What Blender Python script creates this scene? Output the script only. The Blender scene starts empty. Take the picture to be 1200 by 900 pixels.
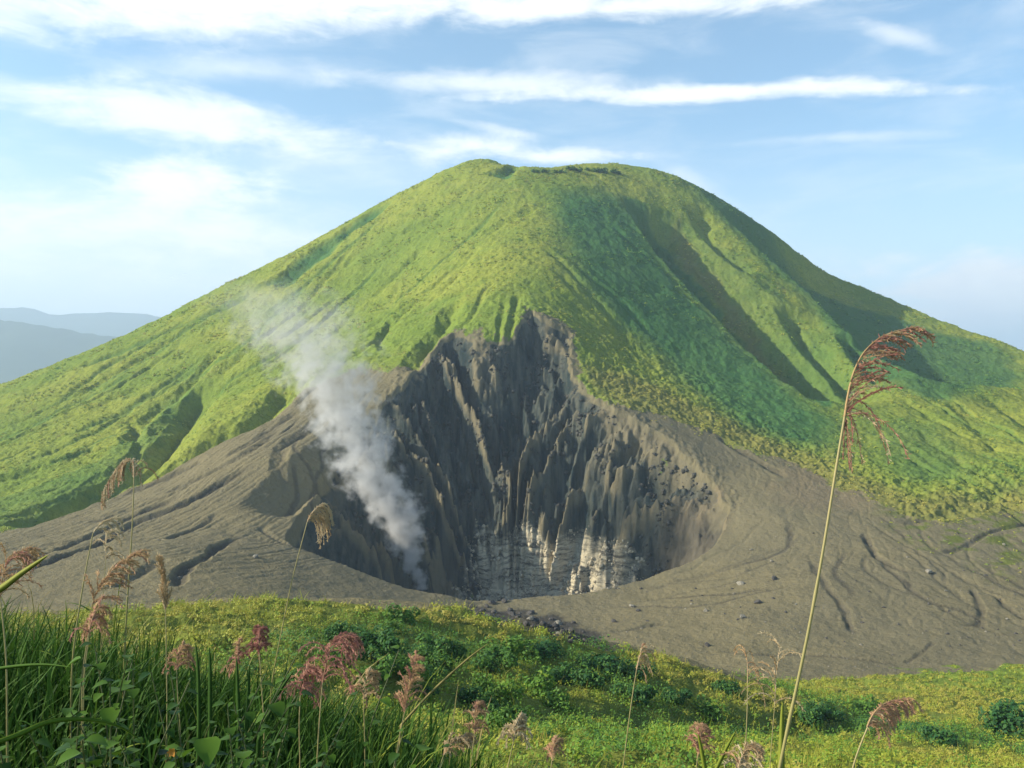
import bpy, math, random
import numpy as np
from math import radians, sin, cos, tan, atan2, asin, pi
from mathutils import Vector, Matrix

random.seed(7); RNG = np.random.default_rng(11)
SC = bpy.context.scene; COL = SC.collection

# ------------------------------------------------------------------ camera, sky, sun, exposure
cam_d = bpy.data.cameras.new('camera'); cam = bpy.data.objects.new('camera', cam_d); COL.objects.link(cam)
cam.location = (0, 0, 0); cam.rotation_euler = (radians(90), 0, 0)
cam_d.sensor_width = 36.0; cam_d.lens = 30.0          # 1000 px focal length on a 1200 px wide frame
cam_d.clip_start = 0.05; cam_d.clip_end = 60000
SC.camera = cam
SUN_EL, SUN_AZ = radians(27.5), radians(7)              # azimuth: turned from due left towards the viewer's back
sun_dir = Vector((-cos(SUN_EL)*cos(SUN_AZ), -cos(SUN_EL)*sin(SUN_AZ), sin(SUN_EL)))
sl = bpy.data.lights.new('sun', 'SUN'); sun = bpy.data.objects.new('sun', sl); COL.objects.link(sun)
sl.energy = 4.6; sl.angle = radians(0.5); sl.color = (1.0, 0.92, 0.77)
sun.rotation_euler = sun_dir.to_track_quat('Z', 'Y').to_euler()
SC.view_settings.view_transform = 'Standard'; SC.view_settings.look = 'None'
SC.view_settings.exposure = 0.84; SC.view_settings.gamma = 1.0; SC.view_settings.use_curve_mapping = False
SC.cycles.use_denoising = True
SC.cycles.max_bounces = 6; SC.cycles.diffuse_bounces = 1; SC.cycles.glossy_bounces = 1
SC.cycles.transmission_bounces = 3; SC.cycles.volume_bounces = 2; SC.cycles.transparent_max_bounces = 6

class NT:
    """small helper for writing node trees as expressions"""
    def __init__(s, tree): s.t = tree; s.n = tree.nodes; s.l = tree.links
    def node(s, kind, **kw):
        nd = s.n.new(kind)
        for k, v in kw.items(): setattr(nd, k, v)
        return nd
    def put(s, sock, val):
        if isinstance(val, bpy.types.NodeSocket): s.l.new(val, sock)
        elif val is not None:
            if sock.type == 'RGBA' and len(val) == 3: val = (*val, 1)
            sock.default_value = val
    def m(s, op, a, b=None, c=None, clamp=False):
        nd = s.node('ShaderNodeMath', operation=op, use_clamp=clamp)
        s.put(nd.inputs[0], a); s.put(nd.inputs[1], b)
        if c is not None: s.put(nd.inputs[2], c)
        return nd.outputs[0]
    def mix(s, f, a, b, blend='MIX'):
        nd = s.node('ShaderNodeMix', data_type='RGBA', blend_type=blend)
        s.put(nd.inputs[0], f); s.put(nd.inputs[6], a); s.put(nd.inputs[7], b)
        return nd.outputs[2]
    def ramp(s, v, lo, hi, a=0.0, b=1.0, smooth=True):
        nd = s.node('ShaderNodeMapRange', interpolation_type='SMOOTHSTEP' if smooth else 'LINEAR')
        for i, x in enumerate((v, lo, hi, a, b)): s.put(nd.inputs[i], x)
        return nd.outputs[0]
    def noise(s, vec, scale, detail=4, rough=0.55, dim='3D', dist=0.0):
        nd = s.node('ShaderNodeTexNoise', noise_dimensions=dim)
        s.put(nd.inputs['Vector'], vec); nd.inputs['Scale'].default_value = scale
        nd.inputs['Detail'].default_value = detail; nd.inputs['Roughness'].default_value = rough
        nd.inputs['Distortion'].default_value = dist
        return nd.outputs['Fac']
    def attr(s, name):
        return s.node('ShaderNodeAttribute', attribute_name=name).outputs
    def vec(s, x, y, z):
        nd = s.node('ShaderNodeCombineXYZ')
        for i, v in enumerate((x, y, z)): s.put(nd.inputs[i], v)
        return nd.outputs[0]
    def scale3(s, v, k):
        nd = s.node('ShaderNodeVectorMath', operation='MULTIPLY'); s.put(nd.inputs[0], v); nd.inputs[1].default_value = k
        return nd.outputs[0]

def build_world():
    w = bpy.data.worlds.new('World'); SC.world = w; w.use_nodes = True
    t = NT(w.node_tree); w.node_tree.nodes.clear()
    out = t.node('ShaderNodeOutputWorld'); bg = t.node('ShaderNodeBackground')
    sky = t.node('ShaderNodeTexSky', sky_type='NISHITA', sun_disc=False)
    sky.sun_elevation = SUN_EL; sky.sun_rotation = atan2(sun_dir.x, sun_dir.y)
    sky.altitude = 1100; sky.air_density = 1.0; sky.dust_density = 0.8; sky.ozone_density = 1.5
    g = t.node('ShaderNodeNewGeometry').outputs['Incoming']
    sep = t.node('ShaderNodeSeparateXYZ'); t.l.new(g, sep.inputs[0])
    dx, dy, dz = [t.m('MULTIPLY', o, -1.0) for o in sep.outputs]
    az = t.m('ARCTAN2', dx, dy)                      # compass bearing and height above the horizon, radians
    el = t.m('ARCSINE', dz)
    p = t.vec(az, el, 0.0)
    # wispy, horizontally drawn out cloud texture
    st = t.noise(t.scale3(p, (1, 4.0, 1)), 5.5, 8, 0.60, dist=0.5)
    st2 = t.noise(t.scale3(p, (1, 2.4, 1)), 16.0, 6, 0.65, dist=0.4)
    wob = t.noise(t.scale3(p, (1, 1.5, 1)), 7.0, 4, 0.5)
    tex = t.m('ADD', t.m('MULTIPLY', st, 0.6), t.m('MULTIPLY', st2, 0.4))
    dyc = t.m('MAXIMUM', dy, .08); gx = t.m('DIVIDE', dx, dyc)
    gz = t.m('ADD', t.m('DIVIDE', dz, dyc), t.m('MULTIPLY', t.m('SUBTRACT', wob, 0.5), 0.024))
    def streak(u, v, hl, ht, tilt, k, soft=1.0):
        da = t.m('SUBTRACT', gx, (u-600)/1000); de = t.m('ADD', t.m('SUBTRACT', gz, (450-v)/1000), t.m('MULTIPLY', da, tilt))
        q = t.m('ADD', t.m('POWER', t.m('DIVIDE', da, hl/1000*1.0), 2.0), t.m('POWER', t.m('DIVIDE', de, ht/1000), 2.0))
        f = t.m('ADD', t.m('SUBTRACT', 1.0, t.m('SQRT', q)), t.m('MULTIPLY', t.m('SUBTRACT', tex, 0.5), 2.6))
        return t.m('MULTIPLY', t.ramp(f, -0.1, 1.05*soft), k)
    S = [(260, 0, 620, 56, -0.02, 1.0, .9), (720, 6, 330, 24, -0.045, .95, 1.0), (880, 107, 330, 14, -0.022, .9, .7), (600, 98, 300, 22, 0.03, .75, 1.1),
         (215, 138, 225, 42, 0.13, .85, .8), (215, 214, 120, 36, 0.06, 1.0, .7), (300, 82, 260, 26, 0.02, .55, 1.3), (120, 262, 360, 56, 0.0, .95, 1.0),
         (90, 310, 520, 80, 0.02, .85, 1.6), (360, 190, 230, 50, 0.0, .6, 1.6), (-20, 100, 90, 30, .1, .6, 1.2),
         (985, 162, 200, 10, -0.05, .45, 1.2), (1055, 44, 70, 18, 0.25, .55, 1.0), (1175, 352, 190, 70, 0.06, 1.0, .6), (1110, 340, 70, 26, 0, .8, 1.0),
         (560, 174, 115, 22, 0.0, .95, .9), (640, 182, 110, 14, 0, .9, .9), (815, 212, 70, 18, 0.5, .5, 1.2), (590, 153, 80, 9, 0.15, .5, 1.0), (660, 186, 80, 10, 0, .7, 1.2),
         (-700, 150, 500, 70, 0, .8, 1.0), (1900, 180, 500, 60, 0, .7, 1.0)]
    cl = None
    for a in S:
        f = streak(*a); cl = f if cl is None else t.m('SUBTRACT', t.m('ADD', cl, f), t.m('MULTIPLY', cl, f))
    veil = t.m('MULTIPLY', t.ramp(st, .42, .75), .28)
    cl = t.m('MULTIPLY', cl, t.ramp(dy, .08, .4))
    cl = t.m('MAXIMUM', cl, veil)
    # pale moist air low over the horizon, deeper to the left
    low = t.m('MULTIPLY', t.ramp(el, .30, .03), t.ramp(az, .62, -.30, .45, .92))
    tint = t.mix(1.0, sky.outputs[0], t.mix(t.ramp(el, .5, .85), (1.66, 1.98, 1.90), (.34, .56, .90)), 'MULTIPLY')
    base = t.mix(low, tint, (9.3, 9.5, 9.6))
    shade = t.ramp(t.m('ADD', st2, t.m('MULTIPLY', el, .9)), .35, .8)
    cl = t.m('MULTIPLY', cl, t.ramp(el, .9, .55, .25, 1.0))
    col = t.mix(cl, base, t.mix(shade, (9.4, 9.5, 9.7), (11.0, 11.0, 10.6)))
    t.l.new(col, bg.inputs[0]); bg.inputs[1].default_value = 0.070
    t.l.new(bg.outputs[0], out.inputs[0])
build_world()

# ------------------------------------------------------------------ helpers
def tag(o, label=None, cat=None, group=None, kind=None):
    if label: o['label'] = label
    if cat: o['category'] = cat
    if group: o['group'] = group
    if kind: o['kind'] = kind
    return o
def empty(name, loc, rz=0):
    o = bpy.data.objects.new(name, None); COL.objects.link(o); o.location = loc; o.rotation_euler = (0, 0, rz); o.empty_display_size = .2
    return o
def mesh_obj(name, verts, faces, mat, parent=None, smooth=False, attrs=None):
    """verts (n,3) array, faces (m,k) array of one face size, or a list of such arrays"""
    me = bpy.data.meshes.new(name)
    verts = np.asarray(verts, dtype=np.float32)
    fl = faces if isinstance(faces, list) else [faces]
    fl = [np.asarray(f, dtype=np.int32) for f in fl if len(f)]
    me.vertices.add(len(verts)); me.vertices.foreach_set('co', verts.ravel())
    tot = np.concatenate([np.full(len(f), f.shape[1], np.int32) for f in fl]); idx = np.concatenate([f.ravel() for f in fl])
    me.loops.add(len(idx)); me.loops.foreach_set('vertex_index', idx)
    me.polygons.add(len(tot)); me.polygons.foreach_set('loop_start', np.concatenate([[0], np.cumsum(tot)[:-1]]).astype(np.int32))
    try: me.polygons.foreach_set('loop_total', tot)
    except Exception: pass
    if smooth: me.polygons.foreach_set('use_smooth', np.ones(len(tot), bool))
    for k, v in (attrs or {}).items():
        a = me.attributes.new(k, 'FLOAT', 'POINT'); a.data.foreach_set('value', np.asarray(v, np.float32))
    me.materials.append(mat); me.update(); me.validate()
    o = bpy.data.objects.new(name, me); COL.objects.link(o)
    if parent: o.parent = parent
    return o

# ------------------------------------------------------------------ noise
def _h(ix, iy, seed):
    h = (ix.astype(np.int64)*374761393 + iy.astype(np.int64)*668265263 + seed*1442695041) & 0xffffffff
    h = ((h ^ (h >> 13))*1274126177) & 0xffffffff
    h = ((h ^ (h >> 16))*2246822519) & 0xffffffff
    return (h ^ (h >> 15)) & 0xffffffff
_GX = np.cos(np.arange(256)*2*pi/256); _GY = np.sin(np.arange(256)*2*pi/256)
def gn(x, y, seed=0):
    ix = np.floor(x); iy = np.floor(y); fx = x-ix; fy = y-iy
    ix = ix.astype(np.int64); iy = iy.astype(np.int64)
    u = fx*fx*fx*(fx*(fx*6-15)+10); v = fy*fy*fy*(fy*(fy*6-15)+10)
    def g(i, j):
        k = _h(ix+i, iy+j, seed) & 255
        return _GX[k]*(fx-i) + _GY[k]*(fy-j)
    a = g(0, 0); b = g(1, 0); c = g(0, 1); d = g(1, 1)
    return ((a+(b-a)*u) + ((c+(d-c)*u)-(a+(b-a)*u))*v)*1.5
def fbm(x, y, octs=4, seed=0, gain=.5, lac=2.03):
    s = np.zeros_like(x, dtype=float); a = 1.0
    for o in range(octs):
        s += a*gn(x, y, seed+o*17); x = x*lac+3.1; y = y*lac-1.7; a *= gain
    return s
def sstep(a, b, x):
    t = np.clip((x-a)/(b-a), 0, 1); return t*t*(3-2*t)

# ------------------------------------------------------------------ the bare shape of the land: a smooth surface through surveyed points
def P(u, v, Y): return ((u-600)/1000*Y, Y, (450-v)/1000*Y)
CT = [P(*a) for a in [
 # summit dome and both skylines
 (545,190,1750),(575,188,1760),(640,197,1690),(700,192,1780),(740,195,1790),(790,206,1790),(600,199,1760),
 (500,211,1740),(450,236,1700),(380,277,1640),(300,318,1580),(240,347,1540),(180,379,1500),(100,413,1460),(0,452,1420),(-150,512,1380),(-350,590,1300),
 (830,226,1810),(870,254,1860),(920,298,1880),(960,322,1890),(1020,340,1880),(1100,380,1800),(1200,414,1660),(1350,472,1500),(1550,540,1380),
 # front of the cone
 (640,317,1200),(640,259,1400),(640,207,1600),(560,300,1280),(560,240,1500),(500,330,1280),(450,300,1450),(450,380,1180),(400,350,1350),
 (300,400,1250),(300,460,1010),(200,480,1080),(200,430,1240),(100,500,1050),(100,560,850),(0,560,900),(0,510,1080),(-150,580,900),
 (200,560,800),(300,530,800),(370,510,850),(480,440,960),
 (850,400,1200),(800,300,1450),(780,240,1640),(720,400,1090),(720,300,1340),(950,470,1050),(1000,400,1300),(1100,450,1180),(1200,485,1100),(950,360,1420),(900,300,1570),
 (1350,540,950),(1000,540,880),(850,520,880),(1200,545,880),(1100,540,890),
 # crater rim and ash apron
 (530,395,1030),(640,375,1050),(672,445,970),(720,480,900),(820,540,830),(855,590,770),(850,615,740),(800,660,680),(720,688,640),(640,700,620),(560,703,612),(480,689,608),(400,666,605),(330,636,640),
 (265,600,690),(200,640,570),(100,640,610),(0,650,590),(-150,660,600),(200,690,440),(100,690,440),(0,700,430),
 (900,600,740),(1000,605,730),(1100,605,730),(1200,600,740),(1350,610,740),
 (700,740,520),(850,740,500),(1000,740,490),(1200,735,490),(1000,787,405),(1200,777,415),(1100,690,570),(950,680,590),(1350,720,520),
 # foreground spur
 (300,699,200),(450,706,215),(200,709,190),(100,716,180),(0,716,170),(-200,720,160),(560,713,235),(650,743,260),(750,766,290),(830,786,310),(900,803,330),
 (300,760,120),(450,765,150),(600,800,160),(450,850,65),(600,860,90),(750,850,130),(900,850,190),(1050,840,270),(1200,840,280),(1200,900,150),(1000,900,100),(750,900,60),(600,900,48),(1400,870,220),
 ]]
CT += [(0,2350,230),(-500,2250,60),(-1000,2050,-110),(760,2500,60),(1350,2250,-120),(0,3100,-80),(-1600,3000,-200),(1600,3000,-200),(-1700,1000,-190),(1700,900,-190),(-900,300,-130),(900,300,-170),(-450,120,-80),(500,100,-90),
 (-90,310,-97),(-30,300,-100),(-150,300,-92),(30,340,-118),(-250,300,-95),
 (0,0,-1.7),(-6,0,-1.3),(6,0,-2.2),(-.8,4,-2.05),(-2.4,4,-1.7),(.5,4,-2.5),(1.8,4,-3.1),(-2.0,7,-3.2),(-5.5,8,-2.6),(-9,9,-2.6),(1,8,-4.4),(5,8,-5),(0,20,-9.8),(-15,20,-7.5),(15,20,-11.5),(-30,40,-15),(0,35,-17),(30,40,-20),(-50,80,-29),(70,80,-41),(-20,-25,1),(20,-25,-1),(0,-20,0),(-2,2.5,-1.75),(2,2.5,-2.5)]
CT = np.array(CT)
def _phi(r2): return np.where(r2 > 1e-9, .5*r2*np.log(r2+1e-12), 0.0)
_sc = 1000.0; _cx = CT[:, 0]/_sc; _cy = CT[:, 1]/_sc; _n = len(CT)
_A = np.zeros((_n+3, _n+3)); _A[:_n, :_n] = _phi((_cx[:, None]-_cx[None])**2+(_cy[:, None]-_cy[None])**2) + np.eye(_n)*2e-5*np.clip(CT[:, 1]/400, 0.003, 1)[:, None]
_A[:_n, _n] = 1; _A[:_n, _n+1] = _cx; _A[:_n, _n+2] = _cy; _A[_n:, :_n] = _A[:_n, _n:].T
_W = np.linalg.solve(_A, np.concatenate([CT[:, 2], np.zeros(3)]))
def S0(x, y):
    x = np.asarray(x, float); y = np.asarray(y, float); sh = x.shape; x = x.ravel()/_sc; y = y.ravel()/_sc
    out = np.empty_like(x)
    for i in range(0, len(x), 40000):
        a = x[i:i+40000]; b = y[i:i+40000]
        r2 = (a[:, None]-_cx[None])**2; r2 += (b[:, None]-_cy[None])**2
        out[i:i+40000] = (.5*r2*np.log(r2+1e-12))@_W[:_n] + _W[_n] + _W[_n+1]*a + _W[_n+2]*b
    return out.reshape(sh)
# terrain grid: a fan of rows and columns, finer where the land is steep or near
ys = np.concatenate([np.linspace(-12, 0, 14)[:-1], np.geomspace(1, 13, 70)-1, np.geomspace(12.4, 330, 190)[1:], np.arange(332, 600, 2.2), np.arange(600, 1090, 1.35), np.arange(1090, 1860, 2.9), np.geomspace(1860, 3400, 60)[1:]])
ss = np.concatenate([np.geomspace(1.5, .64, 60)[:-1]*-1, np.linspace(-.64, .64, 985), np.geomspace(.64, 1.5, 60)[1:]])
GY, GS = np.meshgrid(ys, ss, indexing='ij'); GX = GS*(GY+14.0)
Z0 = S0(GX, GY)
def grid_sample(A, x, y):
    x = np.asarray(x, float); y = np.asarray(y, float)
    fi = np.interp(y, ys, np.arange(len(ys))); fj = np.interp(x/(y+14.0), ss, np.arange(len(ss)))
    i = np.clip(fi.astype(int), 0, len(ys)-2); j = np.clip(fj.astype(int), 0, len(ss)-2); a = fi-i; b = fj-j
    return (A[i, j]*(1-b)+A[i, j+1]*b)*(1-a) + (A[i+1, j]*(1-b)+A[i+1, j+1]*b)*a
def hit(pts, A=None, y0=20, y1=2400):
    """where the sight lines through these picture points meet the land -> (n,2) ground positions"""
    A = Z0 if A is None else A
    p = np.asarray(pts, float); Y = np.geomspace(y0, y1, 1500)
    sx = (p[:, 0]-600)/1000; sz = (450-p[:, 1])/1000
    D = sz[:, None]*Y[None] - grid_sample(A, sx[:, None]*Y[None], np.broadcast_to(Y[None], (len(p), len(Y))))
    out = []
    for k in range(len(p)):
        b = np.where(D[k] < 0)[0]
        if len(b) and b[0] > 0:
            i = b[0]; f = D[k, i-1]/(D[k, i-1]-D[k, i]); yy = Y[i-1]+(Y[i]-Y[i-1])*f
        else:
            yy = Y[400+np.argmin(D[k, 400:])]
        out.append((sx[k]*yy, yy))
    return np.array(out)
def dense(pts, n=6):
    p = np.asarray(pts, float); o = []
    for i in range(len(p)-1):
        p0 = p[max(i-1, 0)]; p1 = p[i]; p2 = p[i+1]; p3 = p[min(i+2, len(p)-1)]
        for k in range(n):
            t = k/n; o.append(.5*((2*p1)+(-p0+p2)*t+(2*p0-5*p1+4*p2-p3)*t*t+(-p0+3*p1-3*p2+p3)*t**3))
    o.append(p[-1]); return np.array(o)
def poly_dist(x, y, line):
    """distance, side (+ right of travel) and 0..1 position along a polyline"""
    best = np.full(x.shape, 1e18); side = np.zeros(x.shape); pos = np.zeros(x.shape)
    L = np.concatenate([[0], np.cumsum(np.hypot(*np.diff(line, axis=0).T))])
    for i in range(len(line)-1):
        ax, ay = line[i]; bx, by = line[i+1]; dx = bx-ax; dy = by-ay; l2 = dx*dx+dy*dy+1e-9
        t = np.clip(((x-ax)*dx+(y-ay)*dy)/l2, 0, 1); px = x-ax-dx*t; py = y-ay-dy*t; d2 = px*px+py*py
        m = d2 < best
        best = np.where(m, d2, best); side = np.where(m, np.sign(dy*px-dx*py), side); pos = np.where(m, (L[i]+t*(L[i+1]-L[i]))/L[-1], pos)
    return np.sqrt(best), side, pos
def window(line, pad):
    lo = line.min(0)-pad; hi = line.max(0)+pad
    return (GX > lo[0]) & (GX < hi[0]) & (GY > lo[1]) & (GY < hi[1])

Z = Z0.copy()
wx = fbm(GX/60, GY/60, 3, 5)*9; wy = fbm(GX/60, GY/60, 3, 8)*9       # meander
DARKV = np.zeros_like(Z)                                              # runnels and gullies, coloured darker along the bed
fx = fbm(GX/13, GY/13, 3, 6); fy = fbm(GX/13, GY/13, 3, 7)
def even(l):
    for _ in range(4): l = np.concatenate([l[:1], (l[:-2]+l[1:-1]*2+l[2:])/4, l[-1:]])
    return l
def gully(pts, w, depth, taper=(.12, .12), dark=0.0, mean=.5):
    line = even(hit(dense(pts))); m = window(line, w*3+20)
    mean *= min(1, w/14)
    x = GX[m]+wx[m]*mean+fx[m]*min(2.5, w*.22); y = GY[m]+wy[m]*mean+fy[m]*min(2.5, w*.22)
    d, s, t = poly_dist(x, y, line)
    k = sstep(0, taper[0], t)*sstep(0, taper[1], 1-t)
    wv = w*(1+.45*gn(t*len(line)*.22+w, t*0+w*1.7, 44)); k = k*(1+.35*gn(t*len(line)*.3, t*0+w*2.3+depth, 45))
    q = np.clip(1-d/np.maximum(wv, w*.3), 0, 1); prof = q**.8
    Z[m] -= depth*k*prof
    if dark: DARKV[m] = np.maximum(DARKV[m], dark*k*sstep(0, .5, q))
def spur(pts, w1, w2, depth, taper=(.1, .15), mean=.6, hold=False):
    """a crest whose right-hand side falls away steeply, then climbs back slowly"""
    line = even(hit(dense(pts))); m = window(line, w2+30)
    x = GX[m]+wx[m]*mean+fx[m]*2; y = GY[m]+wy[m]*mean+fy[m]*2
    d, s, t = poly_dist(x, y, line)
    # travel runs downhill (towards the viewer): the picture's right-hand side is s < 0
    k = sstep(0, taper[0], t)*sstep(0, taper[1], 1-t)
    prof = np.where(s < 0, np.where(d < w1, d/w1, np.clip(1-(d-w1)/(w2-w1), 0, 1)**1.3), 0)
    if hold: prof = np.where(s < 0, np.where(d < w1, d/w1, 1-np.clip((d-w1)/(w2-w1), 0, 1)**2.2), 0)
    Z[m] -= depth*k*prof

# right-hand spurs and valleys of the cone
spur([(724,228),(745,262),(772,300),(810,340),(850,382),(900,432),(955,474)], 40, 175, 80, (.06, .14), mean=.25)
spur([(795,236),(828,280),(870,322)], 24, 80, 20)
spur([(905,352),(925,382),(960,415),(998,452)], 24, 95, 30, (.1, .2), mean=.3)
spur([(975,385),(995,412),(1025,440)], 20, 80, 24, mean=.3)
spur([(836,240),(865,268),(900,302),(945,342),(985,382),(1035,416),(1100,452)], 62, 440, 74, (.12, .16), mean=.3, hold=True)
spur([(1040,408),(1075,430),(1115,447)], 20, 70, 12)
spur([(1140,460),(1170,482),(1198,505)], 16, 60, 9)
spur([(1105,470),(1135,505),(1160,530)], 14, 60, 6)
# west side gullies
spur([(225,452),(205,480),(180,512),(150,540),(120,558),(80,580),(35,598),(-30,618)], 19, 62, 30, (.12, .05), mean=.3)
spur([(322,452),(296,482),(262,500),(212,524),(168,548),(125,566)], 15, 50, 21, (.12, .1), mean=.25)
gully([(213,468),(190,498),(160,532),(130,556),(85,580),(35,600),(-30,622)], 16, 8, (.1, .05))
gully([(318,458),(292,485),(255,503),(205,528),(160,556),(120,572)], 14, 6)
gully([(262,405),(232,440),(200,470),(170,490),(150,522)], 13, 7)
gully([(150,490),(165,515),(150,545)], 9, 5)
gully([(460,370),(445,395),(450,410)], 9, 6)
gully([(565,285),(530,318),(490,350),(455,382),(440,405)], 12, 6)
gully([(536,352),(520,380),(498,408),(476,436)], 17, 13)
gully([(606,345),(600,375),(596,402)], 6, 6); gully([(592,352),(586,380),(583,402)], 6, 5)
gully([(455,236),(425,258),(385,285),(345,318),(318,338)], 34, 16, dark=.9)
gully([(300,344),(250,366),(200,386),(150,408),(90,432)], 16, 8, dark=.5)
gully([(420,300),(390,318),(372,325)], 12, 5); gully([(520,245),(500,262),(470,272)], 14, 5)
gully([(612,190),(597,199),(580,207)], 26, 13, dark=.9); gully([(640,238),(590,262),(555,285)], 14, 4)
gully([(120,520),(70,540),(20,556),(-20,566)], 16, 6); gully([(330,380),(290,410),(255,440)], 14, 4)
gully([(240,540),(205,556),(160,572),(110,590)], 10, 5, dark=.4)
# runnels in the ash
gully([(305,540),(262,566),(220,588),(160,612),(105,640),(40,662),(-20,680)], 7, 4.5, dark=.8)
gully([(215,578),(170,598),(120,622),(75,640),(30,655)], 6, 3.5, dark=.7)
gully([(280,628),(255,640),(236,655),(215,668),(203,690)], 4.5, 3.2, dark=.8)
gully([(258,600),(230,618),(190,632)], 5, 2, dark=.4); gully([(190,655),(150,680),(120,690)], 6, 2.5, dark=.4)
gully([(330,500),(290,530),(240,556),(190,580)], 7, 3, dark=.3); gully([(350,480),(300,515),(262,536)], 7, 3, dark=.3)
gully([(1215,610),(1165,622),(1130,640),(1098,648)], 3.2, 2.0, dark=.7); gully([(1190,566),(1140,588),(1100,606),(1050,612)], 7, 3, dark=.4)
gully([(1012,622),(1022,645),(1045,662),(1072,672)], 4, 2.4, dark=.6); gully([(950,655),(962,678),(975,694),(990,715),(1000,742)], 3.2, 1.5, dark=.5)
gully([(1140,688),(1150,715),(1148,738)], 3, 1.6, dark=.6); gully([(1168,698),(1185,715),(1205,725)], 3, 1.6, dark=.6)
gully([(838,762),(880,768),(940,765),(1000,772),(1060,776)], 3, 1.3, dark=.5); gully([(1095,752),(1080,765),(1060,775)], 2, .8, dark=.4)
gully([(700,745),(740,738),(785,728)], 4, 1.3, dark=.3); gully([(840,510),(880,535),(920,560)], 7, 3.5, dark=.5)
gully([(556,712),(600,727),(650,741),(695,752)], 9, 5, dark=1.0)
spur([(408,470),(376,507),(322,550),(266,602)], 34, 60, 20, (.06, .2), mean=.2)

def flow(x, y, n, step=14, wob=.35, seed=0):
    pts = [(x, y)]; e = 6.0; r = random.Random(seed); tr = 0
    for k in range(n):
        gx_ = grid_sample(Z0, [x+e], [y])[0]-grid_sample(Z0, [x-e], [y])[0]; gy_ = grid_sample(Z0, [x], [y+e])[0]-grid_sample(Z0, [x], [y-e])[0]
        a = atan2(-gy_, -gx_)+tr; tr = tr*.7+r.gauss(0, wob*.4); x += cos(a)*step; y += sin(a)*step; pts.append((x, y))
    return np.array(pts)
def crease(line, w, depth, dark=0.0):
    for a in range(0, len(line)-1, 8):
        seg = line[a:a+9]; mm = window(seg, w*2.5)
        if not mm.any(): continue
        d, _, t = poly_dist(GX[mm]+fx[mm]*w*.25, GY[mm]+fy[mm]*w*.25, seg); tt = (a+t*(len(seg)-1))/(len(line)-1)
        k = sstep(0, .2, tt)*sstep(0, .2, 1-tt); q = np.clip(1-d/w, 0, 1)
        CARVE[mm] = np.maximum(CARVE[mm], depth*k*q**.8)
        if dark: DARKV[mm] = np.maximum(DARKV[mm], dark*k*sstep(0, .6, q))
CARVE = np.zeros_like(Z); rq = random.Random(21)
for i in range(64):                                                   # grass covered creases
    u, v = rq.choice([(rq.uniform(80, 540), rq.uniform(230, 470)), (rq.uniform(80, 540), rq.uniform(230, 470)), (rq.uniform(560, 760), rq.uniform(215, 330)), (rq.uniform(980, 1190), rq.uniform(420, 540))])
    q = hit([(u, v)])[0]
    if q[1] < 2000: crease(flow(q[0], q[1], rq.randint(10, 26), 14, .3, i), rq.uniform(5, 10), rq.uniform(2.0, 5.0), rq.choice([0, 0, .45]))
for i in range(64):                                                   # runnels in loose ash, west and east of the crater
    u, v = (rq.uniform(40, 420), rq.uniform(470, 640)) if i < 30 else (rq.uniform(900, 1200), rq.uniform(590, 690))
    q = hit([(u, v)])[0]; crease(flow(q[0], q[1], rq.randint(8, 20), 9, .45, 100+i), rq.uniform(1.8, 3.4), rq.uniform(.6, 1.7) if i < 30 else rq.uniform(.4, 1.0), rq.choice([0, .3, .6]))
Z -= CARVE

# the crater
RIM = [(470,452),(482,436),(505,414),(522,394),(545,390),(562,402),(580,398),(598,392),(610,372),(622,361),(640,374),(655,380),(670,392),(670,420),(676,446),(700,468),(725,480),(762,500),(800,528),(832,560),(852,592),(848,622),(826,648),(790,665),(720,688),(640,699),(560,703),(480,689),(420,667),(370,649),(335,633),(344,612),(352,588),(372,550),(392,520),(430,485)]
rim = hit(dense(RIM+[RIM[0]], 4))
def inside(x, y, poly):
    c = np.zeros(x.shape, bool)
    for i in range(len(poly)):
        x1, y1 = poly[i-1]; x2, y2 = poly[i]
        c ^= ((y1 > y) != (y2 > y)) & (x < (x2-x1)*(y-y1)/(y2-y1+1e-12)+x1)
    return c
m = window(rim, 60); X = GX[m]; Y = GY[m]
jx = fbm(X/16, Y/16, 3, 91)*5; jy = fbm(X/16, Y/16, 3, 92)*5
back = sstep(690, 800, Y)
d, _, _ = poly_dist(X+jx*back, Y+jy*back, rim); ins = inside(X+jx*back, Y+jy*back, rim)
d = np.where(ins, d, -d)
CR = np.full(Z.shape, -99.0); CR[m] = d
th = np.arctan2(X+5, Y-785); rr = np.hypot(X+5, Y-785)
wq = fbm(X/80, Y/80, 3, 31)*.38; wr = fbm(X/110, Y/110, 2, 33)*.8
def ridged(k, f, s, sq=1.0): return 1-np.abs(gn((th+wq*.35)*k+wr*.14+s*3.7, rr*f+s*1.3+wq, 40+s))*2.0*sq
tri = lambda p: 2*np.abs(2*(p-np.floor(p+.5)))-1
ph = th*2.6+1.1*gn(th*3+2.2, rr/130, 46)+.30*wr+.16*fbm(X/26, Y/26, 3, 47)
ph2 = th*6.4+.9*gn(th*7, rr/70, 48)+.5*wr+.35*tri(ph)+.22*fbm(X/15, Y/15, 3, 49)
ph3 = th*15+.8*gn(th*15, rr/40, 50)+.3*tri(ph2)+.3*fbm(X/9, Y/9, 3, 51)
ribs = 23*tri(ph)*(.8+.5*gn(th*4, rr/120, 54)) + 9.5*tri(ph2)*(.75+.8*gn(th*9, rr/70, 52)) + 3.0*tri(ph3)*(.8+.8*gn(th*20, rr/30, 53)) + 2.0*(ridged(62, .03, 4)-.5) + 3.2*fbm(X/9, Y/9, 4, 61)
L = np.where(Y > 760, 105, 45)
dd = np.clip(d, 0, None)
cut = 116*(1-np.exp(-dd/(60+34*sstep(700, 860, Y)-34*sstep(-100, -170, X)*sstep(900, 760, Y))))
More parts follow.
